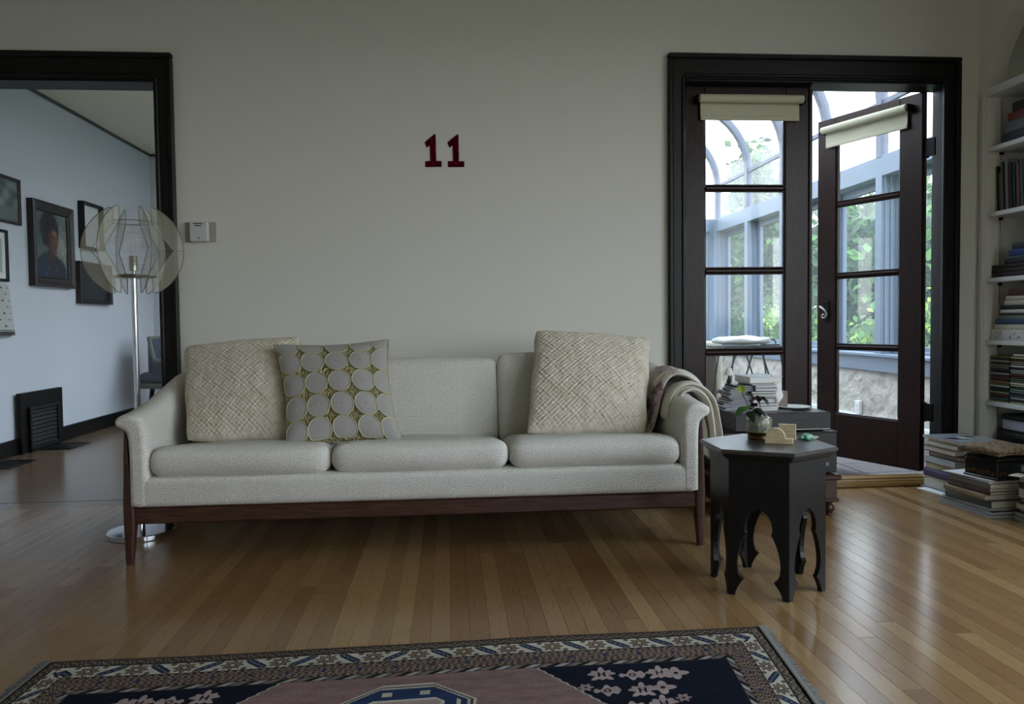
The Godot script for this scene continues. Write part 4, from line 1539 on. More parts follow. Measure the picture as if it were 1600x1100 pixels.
# ---------------------------------------------------------------- blanket over the right arm
func ribbon(path: Array, z0: float, z1: float, th: float, nzn: int, wav: float, sd: float) -> MB:
	var cv := Curve2D.new()
	for i in path.size():
		var a: Vector2 = path[maxi(i - 1, 0)]
		var c: Vector2 = path[mini(i + 1, path.size() - 1)]
		cv.add_point(path[i], (a - c) * 0.18, (c - a) * 0.18)
	var ln := cv.get_baked_length()
	var n := int(ln / 0.010) + 2
	var top := []
	var bot := []
	for i in n:
		var s := ln * i / (n - 1)
		var p := cv.sample_baked(s, true)
		var q := cv.sample_baked(minf(s + 0.004, ln), true) - cv.sample_baked(maxf(s - 0.004, 0.0), true)
		var nm := Vector2(-q.y, q.x).normalized()
		var e := minf(minf(s, ln - s) / (th * 0.5), 1.0)
		var r := PackedVector3Array()
		var r2 := PackedVector3Array()
		for j in nzn:
			var t := float(j) / (nzn - 1)
			var zz := lerpf(z0, z1, t) + 0.010 * sin(s * 9.0 + sd) * (t - 0.5)
			var w := wav * (sin(t * 15.0 + s * 6.0 + sd) + 0.6 * sin(s * 31.0 - t * 7.0 + sd * 2))
			var ee := minf(minf(t, 1 - t) * (nzn - 1) * 0.6 + 0.25, 1.0)
			var h := th * 0.5 * sqrt(maxf(e, 0.06)) * ee
			r.append(V(p.x + nm.x * (w + h), p.y + nm.y * (w + h), zz))
			r2.append(V(p.x + nm.x * (w - h), p.y + nm.y * (w - h), zz))
		top.append(r)
		bot.append(r2)
	var b := MB.new()
	# closed cross-section per row
	var rows := []
	for i in n:
		var r := PackedVector3Array()
		r.append_array(top[i])
		var q: PackedVector3Array = bot[i].duplicate()
		q.reverse()
		r.append_array(q)
		rows.append(r)
	b.grid(rows, true)
	for e in [0, n - 1]:
		for j in nzn - 1:
			b.quad(top[e][j], top[e][j + 1], bot[e][j + 1], bot[e][j], rows[e][0] - rows[1 if e == 0 else n - 2][0])
	return b

func blanket() -> void:
	var o := thing("throw_blanket", "folded cream blanket with mauve flower print draped over the sofa's right arm", "blanket", V(1.0, 0.4, 0.65))
	var im := Image.create(256, 256, false, Image.FORMAT_RGB8)
	im.fill(Color(0.82, 0.80, 0.75))
	var r := RandomNumberGenerator.new()
	r.seed = 5
	for i in 44:
		var x := r.randf()
		var y := r.randf()
		var c: Color = [Color(0.42, 0.28, 0.34), Color(0.55, 0.42, 0.48), Color(0.36, 0.23, 0.29), Color(0.66, 0.56, 0.59)][i % 4]
		for k in 5:
			blob(im, x + r.randf_range(-0.05, 0.05), y + r.randf_range(-0.05, 0.05), 0.055, 0.022, c, r.randf() * 3, 0.35)
		if i % 3 == 0:
			blob(im, x + 0.06, y, 0.03, 0.012, Color(0.58, 0.55, 0.2), r.randf() * 3, 0.4)
		if i % 4 == 1:
			blob(im, x, y + 0.07, 0.018, 0.012, Color(0.12, 0.12, 0.14), r.randf() * 3, 0.4)
	var pm := mt("flower_print", Color.WHITE, 0.95, 0.2)
	pm.albedo_texture = ImageTexture.create_from_image(im)
	pm.uv1_triplanar = true
	pm.uv1_scale = V(2.1, 2.1, 2.1)
	var pl := mt("cream_wool", Color(0.82, 0.80, 0.745), 0.95, 0.2)
	tex(pl, null, V(9, 9, 9), nz(0.12, [], 256, FastNoiseLite.TYPE_SIMPLEX, 3, 51), 0.12)
	var A := [Vector2(0.815, 0.395), Vector2(0.842, 0.43), Vector2(0.856, 0.49), Vector2(0.868, 0.555), Vector2(0.89, 0.615), Vector2(0.93, 0.650), Vector2(0.985, 0.648), Vector2(1.035, 0.615), Vector2(1.07, 0.56), Vector2(1.09, 0.48), Vector2(1.10, 0.38), Vector2(1.105, 0.28)]
	part(o, "printed_panel", ribbon(A, 0.38, 0.730, 0.026, 18, 0.004, 0.3), pm, true)
	# the near edge is folded back and forth into a soft roll
	var B := [Vector2(1.112, 0.27), Vector2(1.108, 0.37), Vector2(1.098, 0.46), Vector2(1.078, 0.54), Vector2(1.035, 0.592), Vector2(0.985, 0.612), Vector2(0.935, 0.600), Vector2(0.902, 0.568), Vector2(0.886, 0.522), Vector2(0.880, 0.482), Vector2(0.893, 0.464), Vector2(0.908, 0.474), Vector2(0.911, 0.512), Vector2(0.924, 0.552), Vector2(0.950, 0.580), Vector2(0.988, 0.589), Vector2(1.025, 0.571), Vector2(1.055, 0.530), Vector2(1.070, 0.46), Vector2(1.078, 0.38), Vector2(1.082, 0.30)]
	part(o, "rolled_edge", ribbon(B, 0.690, 0.805, 0.017, 10, 0.0016, 1.3), pl, true)
	var C := [Vector2(0.898, 0.498), Vector2(0.900, 0.530), Vector2(0.914, 0.566), Vector2(0.945, 0.592), Vector2(0.985, 0.600), Vector2(1.03, 0.582), Vector2(1.065, 0.535), Vector2(1.085, 0.46), Vector2(1.093, 0.37), Vector2(1.097, 0.26)]
	part(o, "inner_fold", ribbon(C, 0.70, 0.797, 0.010, 10, 0.0012, 2.3), pl, true)
	var D := [Vector2(1.02, 0.50), Vector2(1.04, 0.47), Vector2(1.052, 0.42), Vector2(1.058, 0.36), Vector2(1.06, 0.31)]
	part(o, "hanging_end", ribbon(D, 0.50, 0.775, 0.016, 10, 0.003, 3.1), pl, true)

# ---------------------------------------------------------------- floor lamp
func lamp() -> void:
	var o := thing("floor_lamp", "chrome floor lamp with a globe shade of clear acrylic fins, behind the sofa's left arm", "lamp", V(-1.297, 0, 0.549))
	var b := MB.new()
	b.lathe([Vector2(0, 0), Vector2(0.128, 0), Vector2(0.131, 0.003), Vector2(0.131, 0.020), Vector2(0.128, 0.023), Vector2(0.03, 0.025), Vector2(0.0, 0.025)], 64)
	part(o, "base", b, M.chrome)
	b = MB.new()
	b.lathe([Vector2(0.016, 0.025), Vector2(0.016, 0.06), Vector2(0.0115, 0.062), Vector2(0.0115, 1.075), Vector2(0, 1.075)], 24)
	part(o, "pole", b, M.chrome)
	var cy := 1.185
	b = MB.new()
	b.lathe([Vector2(0, cy - 0.112), Vector2(0.062, cy - 0.112), Vector2(0.064, cy - 0.110), Vector2(0.064, cy - 0.102), Vector2(0.062, cy - 0.100), Vector2(0, cy - 0.100)], 40)
	part(o, "plate", b, mt("tarnished", Color(0.42, 0.40, 0.33), 0.3, 0.5, 0.9))
	b = MB.new()
	b.lathe([Vector2(0.008, cy - 0.1), Vector2(0.008, cy - 0.085), Vector2(0.017, cy - 0.083), Vector2(0.0175, cy - 0.05), Vector2(0.0165, cy - 0.048), Vector2(0.0165, cy - 0.026), Vector2(0.015, cy - 0.022), Vector2(0, cy - 0.022)], 24)
	part(o, "socket", b, M.steel)
	b = MB.new()
	b.lathe([Vector2(0.013, cy - 0.022), Vector2(0.014, cy - 0.008), Vector2(0.024, cy + 0.010), Vector2(0.033, cy + 0.028), Vector2(0.036, cy + 0.042), Vector2(0.033, cy + 0.057), Vector2(0.024, cy + 0.070), Vector2(0.012, cy + 0.077), Vector2(0, cy + 0.078)], 28)
	var bl := part(o, "bulb", b, M.bulb_glass)
	b = MB.new()
	b.tube([V(-0.008, cy - 0.02, 0), V(-0.010, cy + 0.03, 0), V(-0.004, cy + 0.042, 0), V(0.004, cy + 0.034, 0), V(0.010, cy + 0.042, 0), V(0.010, cy + 0.03, 0), V(0.008, cy - 0.02, 0)], 0.0008, 6)
	part(bl, "filament", b, M.steel)
	var fin := PackedVector2Array()
	var R := 0.195
	for i in 25:
		var a := lerpf(-1.12, 1.12, i / 24.0)
		fin.append(Vector2(R * cos(a), R * sin(a)))
	fin.append_array([Vector2(0.072, 0.176), Vector2(0.072, 0.115), Vector2(0.158, 0.0), Vector2(0.072, -0.115), Vector2(0.072, -0.176)])
	var web := MB.new()
	var bars := []
	for k in 6:
		var ang := deg_to_rad(41.0 + 60.0 * k)      # from the direction of the camera towards +x
		var d := V(sin(ang), 0, cos(ang))
		b = MB.new()
		b.extrude(fin, -0.002, 0.002, 0.0006, 0.0006, Transform3D(Basis(d, Vector3.UP, d.cross(Vector3.UP)), V(0, cy, 0)))
		var f := part(o, "shade_fin", b, M.acrylic)
		var ol := []
		for q in fin:
			ol.append(V(0, cy + q.y, 0) + d * q.x)
		b = MB.new()
		b.tube(ol, 0.0022, 5, true)
		part(f, "fin_edge", b, glass("acrylic_edge", Color(0.50, 0.49, 0.43), 0.6, 0.1))
		b = MB.new()
		b.tube([V(0, cy, 0) + d * 0.150, V(0, cy, 0) + d * 0.197], 0.0012, 6)
		part(f, "wire", b, M.tarnished)
		var e := V(sin(ang + PI / 3), 0, cos(ang + PI / 3))
		for i in 45:
			var t := -1.0 + 2.0 * i / 44.0
			var y := 0.115 * t
			var r := 0.074 + 0.086 * (1 - absf(t))
			web.tube([V(0, cy + y, 0) + d * r, V(0, cy + y, 0) + e * r], 0.0006, 3)
	var w := part(o, "strings", web, M.string)
	w.set_meta("kind", "stuff")
	for y in [0.116, -0.108]:
		var ring := []
		for i in 40:
			var a := TAU * i / 40.0
			ring.append(V(cos(a) * 0.088, cy + y, sin(a) * 0.088))
		b = MB.new()
		b.tube(ring, 0.0016, 6, true)
		part(o, "ring", b, M.tarnished)
	for k in 6:
		var ang2 := deg_to_rad(41.0 + 60.0 * k)
		b = MB.new()
		b.tube([V(sin(ang2) * 0.06, cy - 0.108, cos(ang2) * 0.06), V(sin(ang2) * 0.092, cy - 0.108, cos(ang2) * 0.092)], 0.0018, 6)
		part(o, "spoke", b, M.tarnished)

# ---------------------------------------------------------------- hexagonal table
func hexa(r: float) -> PackedVector2Array:
	var p := PackedVector2Array()
	for k in 6:
		var a := deg_to_rad(31.0 + 60.0 * k)
		p.append(Vector2(r * cos(a), -r * sin(a)))   # extruded along y below: local y is -z
	return p

func hex_table() -> void:
	var o := thing("hexagonal_table", "small black hexagonal side table with cusped arches between its legs", "table", V(1.035, 0, 1.422))
	var up := Transform3D(Basis(V(1, 0, 0), V(0, 0, -1), V(0, 1, 0)), Vector3.ZERO)
	var b := MB.new()
	b.extrude(hexa(0.219), 0.453, 0.467, 0.003, 0.004, up)
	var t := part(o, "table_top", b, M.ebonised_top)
	b = MB.new()
	b.extrude(hexa(0.209), 0.444, 0.453, 0.003, 0.002, up)
	part(t, "upper_moulding", b, M.ebonised)
	b = MB.new()
	b.extrude(hexa(0.198), 0.434, 0.444, 0.005, 0.0, up)
	part(t, "lower_moulding", b, M.ebonised)
	var R := 0.183
	var half := R * 0.5
	var cut := [[0.0, 0.280], [0.16, 0.274], [0.30, 0.262], [0.40, 0.244], [0.45, 0.224], [0.44, 0.210], [0.40, 0.202], [0.47, 0.192], [0.57, 0.170], [0.65, 0.146], [0.70, 0.122], [0.715, 0.100], [0.69, 0.080], [0.62, 0.063], [0.50, 0.054], [0.60, 0.042], [0.69, 0.028], [0.76, 0.013], [0.79, 0.0]]
	var pl := PackedVector2Array()
	pl.append(Vector2(-half, 0.436))
	pl.append(Vector2(-half, 0.0))
	for i in range(cut.size() - 1, -1, -1):
		pl.append(Vector2(-cut[i][0] * half, cut[i][1]))
	for i in range(1, cut.size()):
		pl.append(Vector2(cut[i][0] * half, cut[i][1]))
	pl.append(Vector2(half, 0.0))
	pl.append(Vector2(half, 0.436))
	for k in 6:
		var a := deg_to_rad(61.0 + 60.0 * k)
		var out := V(cos(a), 0, sin(a))
		b = MB.new()
		b.extrude(pl, -0.016, 0.0, 0.0, 0.0012, Transform3D(Basis(Vector3.UP.cross(out), Vector3.UP, out), out * (R * cos(PI / 6))))
		part(o, "side_panel", b, M.ebonised)

func plant_leaf(base: Vector3, tip: Vector3, side: Vector3, w: float, fold: float) -> MB:
	var rows := []
	for i in 13:
		var t := i / 12.0
		var r := PackedVector3Array()
		var wd := w * pow(sin(PI * pow(t, 0.8)), 0.8) + 0.0004
		var c := base.lerp(tip, t) + V(0, 0.012 * sin(t * PI), 0)
		for j in 9:
			var q := -1.0 + j / 4.0
			r.append(c + side * wd * q + side.cross(tip - base).normalized() * (fold * wd * absf(q)))
		rows.append(r)
	var b := MB.new()
	b.grid(rows)
	var r2 := []
	for r in rows:
		var q := PackedVector3Array()
		for p in r:
			q.append(p + side.cross(tip - base).normalized() * 0.0008)
		r2.append(q)
	b.grid(r2)
	return b

func table_top_things() -> void:
	var Y := 0.467
	# faceted jar with a brass foot and a cutting in it
	var j := thing("glass_jar", "small faceted glass jar with a brass foot and painted flowers, on the black hexagonal table", "jar", V(1.045, Y, 1.335))
	var b := MB.new()
	var turn := Transform3D(Basis(V(0, 1, 0), 0.3), Vector3.ZERO)
	b.lathe([Vector2(0, 0), Vector2(0.036, 0), Vector2(0.038, 0.004), Vector2(0.036, 0.012), Vector2(0.041, 0.020), Vector2(0.042, 0.024), Vector2(0, 0.024)], 8, turn)
	part(j, "foot", b, mt("amber_brass", Color(0.36, 0.27, 0.14), 0.35, 0.5, 0.7))
	b = MB.new()
	b.lathe([Vector2(0.0, 0.024), Vector2(0.0405, 0.024), Vector2(0.0425, 0.028), Vector2(0.0425, 0.066), Vector2(0.039, 0.074), Vector2(0.030, 0.078), Vector2(0.028, 0.081), Vector2(0.031, 0.085), Vector2(0.029, 0.085), Vector2(0.027, 0.078), Vector2(0.037, 0.072), Vector2(0.0405, 0.064), Vector2(0.0405, 0.030), Vector2(0, 0.027)], 8, turn)
	part(j, "body", b, glass("jar_glass", Color(0.70, 0.72, 0.64), 0.15, 0.05))
	var im := Image.create(96, 96, false, Image.FORMAT_RGB8)
	im.fill(Color(0.44, 0.44, 0.38))
	var r := RandomNumberGenerator.new()
	r.seed = 9
	for i in 60:
		blob(im, r.randf(), r.randf(), r.randf_range(0.03, 0.10), r.randf_range(0.02, 0.06), [Color(0.50, 0.60, 0.38), Color(0.07, 0.08, 0.07), Color(0.52, 0.44, 0.55), Color(0.72, 0.74, 0.68), Color(0.20, 0.17, 0.22), Color(0.55, 0.53, 0.25), Color(0.12, 0.14, 0.10)][i % 7], r.randf() * 3, 0.5)
	var fm := img_mat("jar_flowers", im, 0.35)
	fm.uv1_triplanar = true
	fm.uv1_scale = V(11, 11, 11)
	for k in 8:
		var a := TAU * (k + 0.5) / 8.0 - 0.3
		var out := V(cos(a), 0, sin(a))
		part(j, "painted_panel", bx(Vector3.ZERO, V(0.028, 0.034, 0.0012), 0.0004, Transform3D(Basis(Vector3.UP.cross(out), Vector3.UP, out), out * 0.0386 + V(0, 0.047, 0))), fm)
	for y in [0.0275, 0.0655]:
		b = MB.new()
		b.lathe([Vector2(0.0405, y - 0.002), Vector2(0.0435, y - 0.002), Vector2(0.0435, y + 0.002), Vector2(0.0405, y + 0.002)], 8, turn)
		part(j, "rim_band", b, mt("old_gilt", Color(0.55, 0.52, 0.40), 0.4, 0.5, 0.6))
	var pl := thing("plant_cutting", "leafy plant cutting standing in the small glass jar", "plant", V(1.045, Y + 0.03, 1.335))
	b = MB.new()
	b.tube([V(0.004, 0.0, 0), V(-0.004, 0.04, 0.004), V(-0.02, 0.07, 0.01), V(-0.045, 0.09, 0.012), V(-0.06, 0.13, 0.0)], 0.0018, 8)
	b.tube([V(0.004, 0.0, 0), V(0.008, 0.05, 0.0), V(0.006, 0.09, -0.008), V(0.0, 0.105, -0.01)], 0.0015, 8)
	part(pl, "stem", b, mt("stem_green", Color(0.22, 0.27, 0.14), 0.6))
	var dkg := mt("leaf_deep", Color(0.07, 0.12, 0.06), 0.35)
	var mg := mt("leaf_fresh", Color(0.22, 0.36, 0.12), 0.45)
	var lg := mt("leaf_lime", Color(0.55, 0.66, 0.22), 0.5)
	var pg := mt("leaf_plum", Color(0.24, 0.15, 0.19), 0.5)
	part(pl, "leaf", plant_leaf(V(-0.022, 0.072, 0.01), V(-0.034, 0.030, 0.05), V(1, 0.1, 0.1), 0.026, 0.25), dkg, false, "dark rounded leaf")
	part(pl, "leaf", plant_leaf(V(-0.042, 0.086, 0.012), V(-0.098, 0.046, 0.03), V(0.35, -0.2, 0.9).normalized(), 0.016, 0.3), mg)
	part(pl, "leaf", plant_leaf(V(-0.060, 0.125, 0.0), V(-0.072, 0.150, 0.012), V(1, 0, 0.2).normalized(), 0.013, 0.2), lg, false, "lime young leaf")
	part(pl, "leaf", plant_leaf(V(-0.020, 0.075, 0.0), V(0.006, 0.052, 0.045), V(0.8, 0.1, -0.5).normalized(), 0.015, 0.3), dkg)
	for i in 9:
		var a := i * 2.4
		part(pl, "plum_leaf", plant_leaf(V(0.002, 0.09 + 0.002 * i, -0.008), V(0.005 + 0.032 * cos(a), 0.092 + 0.012 * sin(i * 1.3), -0.006 + 0.03 * sin(a)), V(-sin(a), 0.2, cos(a)).normalized(), 0.008, 0.2), pg if i % 3 else dkg)
	# wooden toy blocks
	var wd := mt("pale_wood", Color(0.82, 0.75, 0.62), 0.6)
	tex(wd, nz(0.03, [Color(0.82, 0.80, 0.76), Color(1, 1, 1)], 256, FastNoiseLite.TYPE_SIMPLEX_SMOOTH, 4, 61), V(3, 18, 18))
	var k1 := thing("wooden_block", "upright square pale wooden block at the middle of the black hexagonal table", "block", V(1.128, Y, 1.372), -0.45)
	part(k1, "block", bx(V(0, 0.0265, 0), V(0.056, 0.053, 0.020), 0.0015), wd)
	var k2 := thing("wooden_block_set", "half-round pale wooden block glued on a flat slab, front of the hexagonal table", "block", V(1.066, Y, 1.437), -0.45)
	part(k2, "slab", bx(V(0.005, 0.0085, 0.0), V(0.088, 0.017, 0.036), 0.0015), wd)
	var arc := PackedVector2Array()
	for i in 17:
		var a := PI * i / 16.0
		arc.append(Vector2(0.031 * cos(a), 0.034 * sin(a)))
	b = MB.new()
	b.extrude(arc, -0.012, 0.012, 0.001, 0.001, Transform3D(Basis(V(1, 0, 0), V(0, 1, 0), V(0, 0, 1)), V(-0.006, 0.017, 0)))
	part(k2, "half_round", b, wd)
	# little turquoise turtle
	var t := thing("turtle_figurine", "tiny turquoise turtle figurine at the right corner of the black hexagonal table", "figurine", V(1.193, Y, 1.378), 0.5)
	var tq := mt("turquoise", Color(0.42, 0.62, 0.54), 0.5)
	b = MB.new()
	b.soft(V(0.019, 0.008, 0.015), 0.0079, V(0, 0.003, 0), 8, Transform3D(Basis.IDENTITY, V(0, 0.010, 0)))
	part(t, "shell", b, tq)
	b = MB.new()
	b.soft(V(0.007, 0.005, 0.005), 0.0048, Vector3.ZERO, 6, Transform3D(Basis.IDENTITY, V(-0.024, 0.009, 0)))
	part(t, "head", b, tq)
	for e in [[-0.012, 1, 0.8], [-0.012, -1, -0.8], [0.014, 1, -0.6], [0.014, -1, 0.6]]:
		b = MB.new()
		b.soft(V(0.010, 0.0022, 0.0045), 0.0021, Vector3.ZERO, 6, Transform3D(Basis(V(0, 1, 0), e[2]), V(e[0], 0.004, e[1] * 0.017)))
		part(t, "flipper", b, tq)
	var sg := thing("dried_stalk", "thin dry stalk lying behind the turquoise turtle", "twig", V(1.222, Y, 1.365), 0.2)
	b = MB.new()
	b.tube([V(-0.018, 0.004, 0), V(0.0, 0.006, -0.004), V(0.022, 0.0045, -0.002)], [0.003, 0.004, 0.0025], 8)
	part(sg, "stalk", b, M.pale_wood)

# ---------------------------------------------------------------- stereo on its bench
func stereo() -> void:
	var o := thing("wooden_bench", "low reddish-brown wooden stand with turned feet under the stereo", "bench", V(1.44, 0, 0.43))
	var br := mt("red_wood", Color(0.23, 0.115, 0.07), 0.35)
	part(o, "top", bb(V(1.15, 0.162, 0.22), V(1.712, 0.186, 0.625), 0.006), br, true)
	part(o, "apron", bb(V(1.17, 0.075, 0.235), V(1.700, 0.163, 0.605), 0.004), br, true)
	part(o, "base_moulding", bb(V(1.162, 0.062, 0.228), V(1.708, 0.080, 0.613), 0.005), br, true)
	for x in [1.20, 1.672]:
		for z in [0.262, 0.582]:
			var b := MB.new()
			b.lathe([Vector2(0, 0), Vector2(0.015, 0), Vector2(0.018, 0.004), Vector2(0.014, 0.010), Vector2(0.022, 0.022), Vector2(0.025, 0.034), Vector2(0.020, 0.046), Vector2(0.013, 0.052), Vector2(0.018, 0.058), Vector2(0.018, 0.064), Vector2(0, 0.064)], 18, Transform3D(Basis.IDENTITY, V(x, 0, z)))
			part(o, "turned_foot", b, br, true)
	var s := thing("stereo_cabinet", "black stereo unit on the wooden stand, below the receiver", "stereo", V(1.45, 0.186, 0.43))
	part(s, "body", bb(V(1.19, 0.192, 0.26), V(1.700, 0.372, 0.600), 0.003), M.black, true)
	part(s, "top_plate", bb(V(1.188, 0.3715, 0.258), V(1.702, 0.3755, 0.603), 0.001), mt("black_top", Color(0.14, 0.14, 0.147), 0.3, 0.6), true)
	part(s, "display", bb(V(1.638, 0.222, 0.598), V(1.662, 0.240, 0.602), 0.0005), mt("silver_label", Color(0.42, 0.43, 0.45), 0.4), true)
	for x in [1.22, 1.67]:
		part(s, "pad", bb(V(x - 0.015, 0.1855, 0.54), V(x + 0.015, 0.193, 0.57), 0.001), M.black, true)
		part(s, "pad", bb(V(x - 0.015, 0.1855, 0.29), V(x + 0.015, 0.193, 0.32), 0.001), M.black, true)
	var r := thing("stereo_receiver", "black hi-fi receiver with a round volume knob in front of the closed French door", "stereo", V(1.45, 0.3755, 0.43))
	part(r, "body", bb(V(1.238, 0.384, 0.30), V(1.664, 0.462, 0.602), 0.002), M.black_top, true)
	part(r, "front_panel", bb(V(1.236, 0.384, 0.602), V(1.666, 0.462, 0.610), 0.002), M.black, true)
	part(r, "trim_strip", bb(V(1.45, 0.3875, 0.609), V(1.664, 0.3905, 0.6115), 0.0005), M.steel, true)
	var b := MB.new()
	b.lathe([Vector2(0.019, 0), Vector2(0.020, 0.002), Vector2(0.019, 0.016), Vector2(0.017, 0.018), Vector2(0, 0.018)], 28, Transform3D(Basis(V(1, 0, 0), V(0, 0, 1), V(0, -1, 0)), V(1.630, 0.4225, 0.610)))
	part(r, "volume_knob", b, mt("knob_grey", Color(0.07, 0.07, 0.075), 0.25, 0.7))
	for i in 8:
		part(r, "button", bb(V(1.50 + 0.013 * (i % 4), 0.408 + 0.016 * (i / 4), 0.609), V(1.508 + 0.013 * (i % 4), 0.414 + 0.016 * (i / 4), 0.6125), 0.0005), M.black_top, true)
	for x in [1.265, 1.635]:
		for z in [0.34, 0.56]:
			part(r, "foot", bb(V(x - 0.015, 0.3754, z - 0.015), V(x + 0.015, 0.385, z + 0.015), 0.002), M.black, true)
	var Y := 0.4625
	var d := thing("saucer", "white saucer on the right part of the receiver's top", "plate", V(1.565, Y, 0.455))
	b = MB.new()
	b.lathe([Vector2(0, 0), Vector2(0.035, 0), Vector2(0.075, 0.010), Vector2(0.076, 0.012), Vector2(0.072, 0.012), Vector2(0.040, 0.005), Vector2(0, 0.004)], 36)
	part(d, "plate", b, M.paper_white)
	var d2 := thing("compact_disc", "loose grey disc lying left of the white saucer", "disc", V(1.47, Y, 0.50))
	b = MB.new()
	b.lathe([Vector2(0.0075, 0), Vector2(0.06, 0), Vector2(0.06, 0.0012), Vector2(0.0075, 0.0012), Vector2(0.0075, 0)], 36)
	part(d2, "disc", b, mt("disc_grey", Color(0.5, 0.5, 0.53), 0.25))
	# two leaning piles on the receiver
	var cds := [["grey", Color(0.5, 0.5, 0.53)], ["slate", Color(0.28, 0.30, 0.34)], ["pale grey", Color(0.66, 0.67, 0.70)], ["dark", Color(0.13, 0.13, 0.15)], ["white", Color(0.8, 0.8, 0.82)], ["lilac", Color(0.52, 0.49, 0.58)], ["black", Color(0.07, 0.07, 0.08)], ["pearl", Color(0.72, 0.72, 0.72)], ["smoke", Color(0.38, 0.39, 0.42)]]
	for i in 13:
		disc_case("%s plastic disc case, %s of the leaning pile on the receiver" % [cds[i % 9][0], ordinal(i, 13)], "disc cases piled on the receiver", V(1.285 - 0.012 * sin(i * 0.9) + 0.004 * i, Y + 0.0087 * i, 0.43 + 0.004 * sin(i * 2.0)), V(0.125, 0.0086, 0.142), 0.12 * sin(i * 1.7), cds[i % 9][1].lightened(0.2), true)
	var L := thing("miniature_lamp", "miniature lamp with a white cone shade on the disc-case pile", "figurine", V(1.265, Y + 0.1135, 0.45))
	b = MB.new()
	b.lathe([Vector2(0, 0), Vector2(0.017, 0), Vector2(0.017, 0.004), Vector2(0.006, 0.010), Vector2(0.009, 0.022), Vector2(0.005, 0.034), Vector2(0.004, 0.052), Vector2(0, 0.052)], 16)
	part(L, "base", b, M.black)
	b = MB.new()
	b.lathe([Vector2(0.021, 0.044), Vector2(0.012, 0.076), Vector2(0.0, 0.077), Vector2(0.0, 0.075), Vector2(0.011, 0.074), Vector2(0.0195, 0.044), Vector2(0.021, 0.044)], 20)
	part(L, "shade", b, M.paper_white)
	var mags := [["mauve-grey", Color(0.50, 0.45, 0.47), 0.022], ["charcoal", Color(0.12, 0.12, 0.13), 0.012], ["brownish", Color(0.48, 0.41, 0.37), 0.020], ["black", Color(0.06, 0.06, 0.07), 0.008], ["dusty pink", Color(0.60, 0.50, 0.50), 0.016], ["dark grey", Color(0.2, 0.2, 0.22), 0.010], ["blue", Color(0.28, 0.36, 0.55), 0.014], ["sage green", Color(0.42, 0.55, 0.47), 0.013], ["white", Color(0.85, 0.86, 0.88), 0.010]]
	var y := Y
	for i in 9:
		var tk: float = mags[i][2]
		book("%s booklet, %s of the mixed pile on the receiver" % [mags[i][0], ordinal(i, 9)], "booklet", "booklets piled on the receiver", V(1.405 + 0.008 * sin(i * 2.2), y, 0.44 + 0.01 * cos(i * 1.3)), V(0.105, tk, 0.16), 0.10 * sin(i * 1.1), mags[i][1], M.paper_white.albedo_color, true, "pile_booklet")
		y += tk
	var wb := thing("clear_case", "white flat box crowning the mixed pile on the receiver", "box", V(1.40, y, 0.45), 0.06)
	part(wb, "box", bx(V(0, 0.0125, 0), V(0.15, 0.025, 0.16), 0.002), M.paper_white)
	part(wb, "lid", bx(V(0.0, 0.0275, 0.0), V(0.156, 0.006, 0.166), 0.002), glass("clear_lid", Color(0.9, 0.92, 0.95), 0.5, 0.1))
	var cb := thing("cardboard_box", "small taupe box standing right of the mixed pile on the receiver", "box", V(1.515, Y, 0.40), 0.1)
	part(cb, "box", bx(V(0, 0.036, 0), V(0.075, 0.072, 0.05), 0.002), mt("taupe", Color(0.50, 0.44, 0.40), 0.8))
	part(cb, "lid", bx(V(0, 0.0735, 0), V(0.078, 0.006, 0.053), 0.002), M.taupe)
	var tis := thing("crumpled_tissue", "crumpled white tissue between the mixed pile and the taupe box", "tissue", V(1.468, Y, 0.49))
	b = MB.new()
	b.soft(V(0.022, 0.05, 0.02), 0.019, Vector3.ZERO, 12, Transform3D(Basis(V(0, 0, 1), -0.3), V(0, 0.05, 0)), 4)
	part(tis, "tissue", b, M.paper_white)

func ordinal(i: int, n: int) -> String:
	if i == 0:
		return "at the bottom"
	if i == n - 1:
		return "at the top"
	if i < (n + 1) / 2:
		return ["second", "third", "fourth", "fifth", "sixth", "seventh", "eighth", "ninth", "tenth", "eleventh", "twelfth", "thirteenth"][i - 1] + " from the bottom"
	return ["second", "third", "fourth", "fifth", "sixth", "seventh", "eighth", "ninth", "tenth", "eleventh", "twelfth", "thirteenth"][n - 2 - i] + " from the top"

func disc_case(label: String, grp: String, at: Vector3, s: Vector3, turn: float, c: Color, pale := false) -> void:
	var o := thing("disc_case", label, "disc case", at, turn, grp)
	part(o, "case", bx(V(0.002, s.y / 2, 0), V(s.x - 0.004, s.y - 0.0008, s.z), 0.0006), mt("case_pale", Color(0.55, 0.56, 0.58), 0.2) if pale else mt("case_black", Color(0.05, 0.052, 0.055), 0.25))
	part(o, "spine_card", bx(V(-s.x / 2 + 0.0015, s.y / 2, 0), V(0.003, s.y * 0.72, s.z - 0.004), 0.0004), solid(c, 0.35))

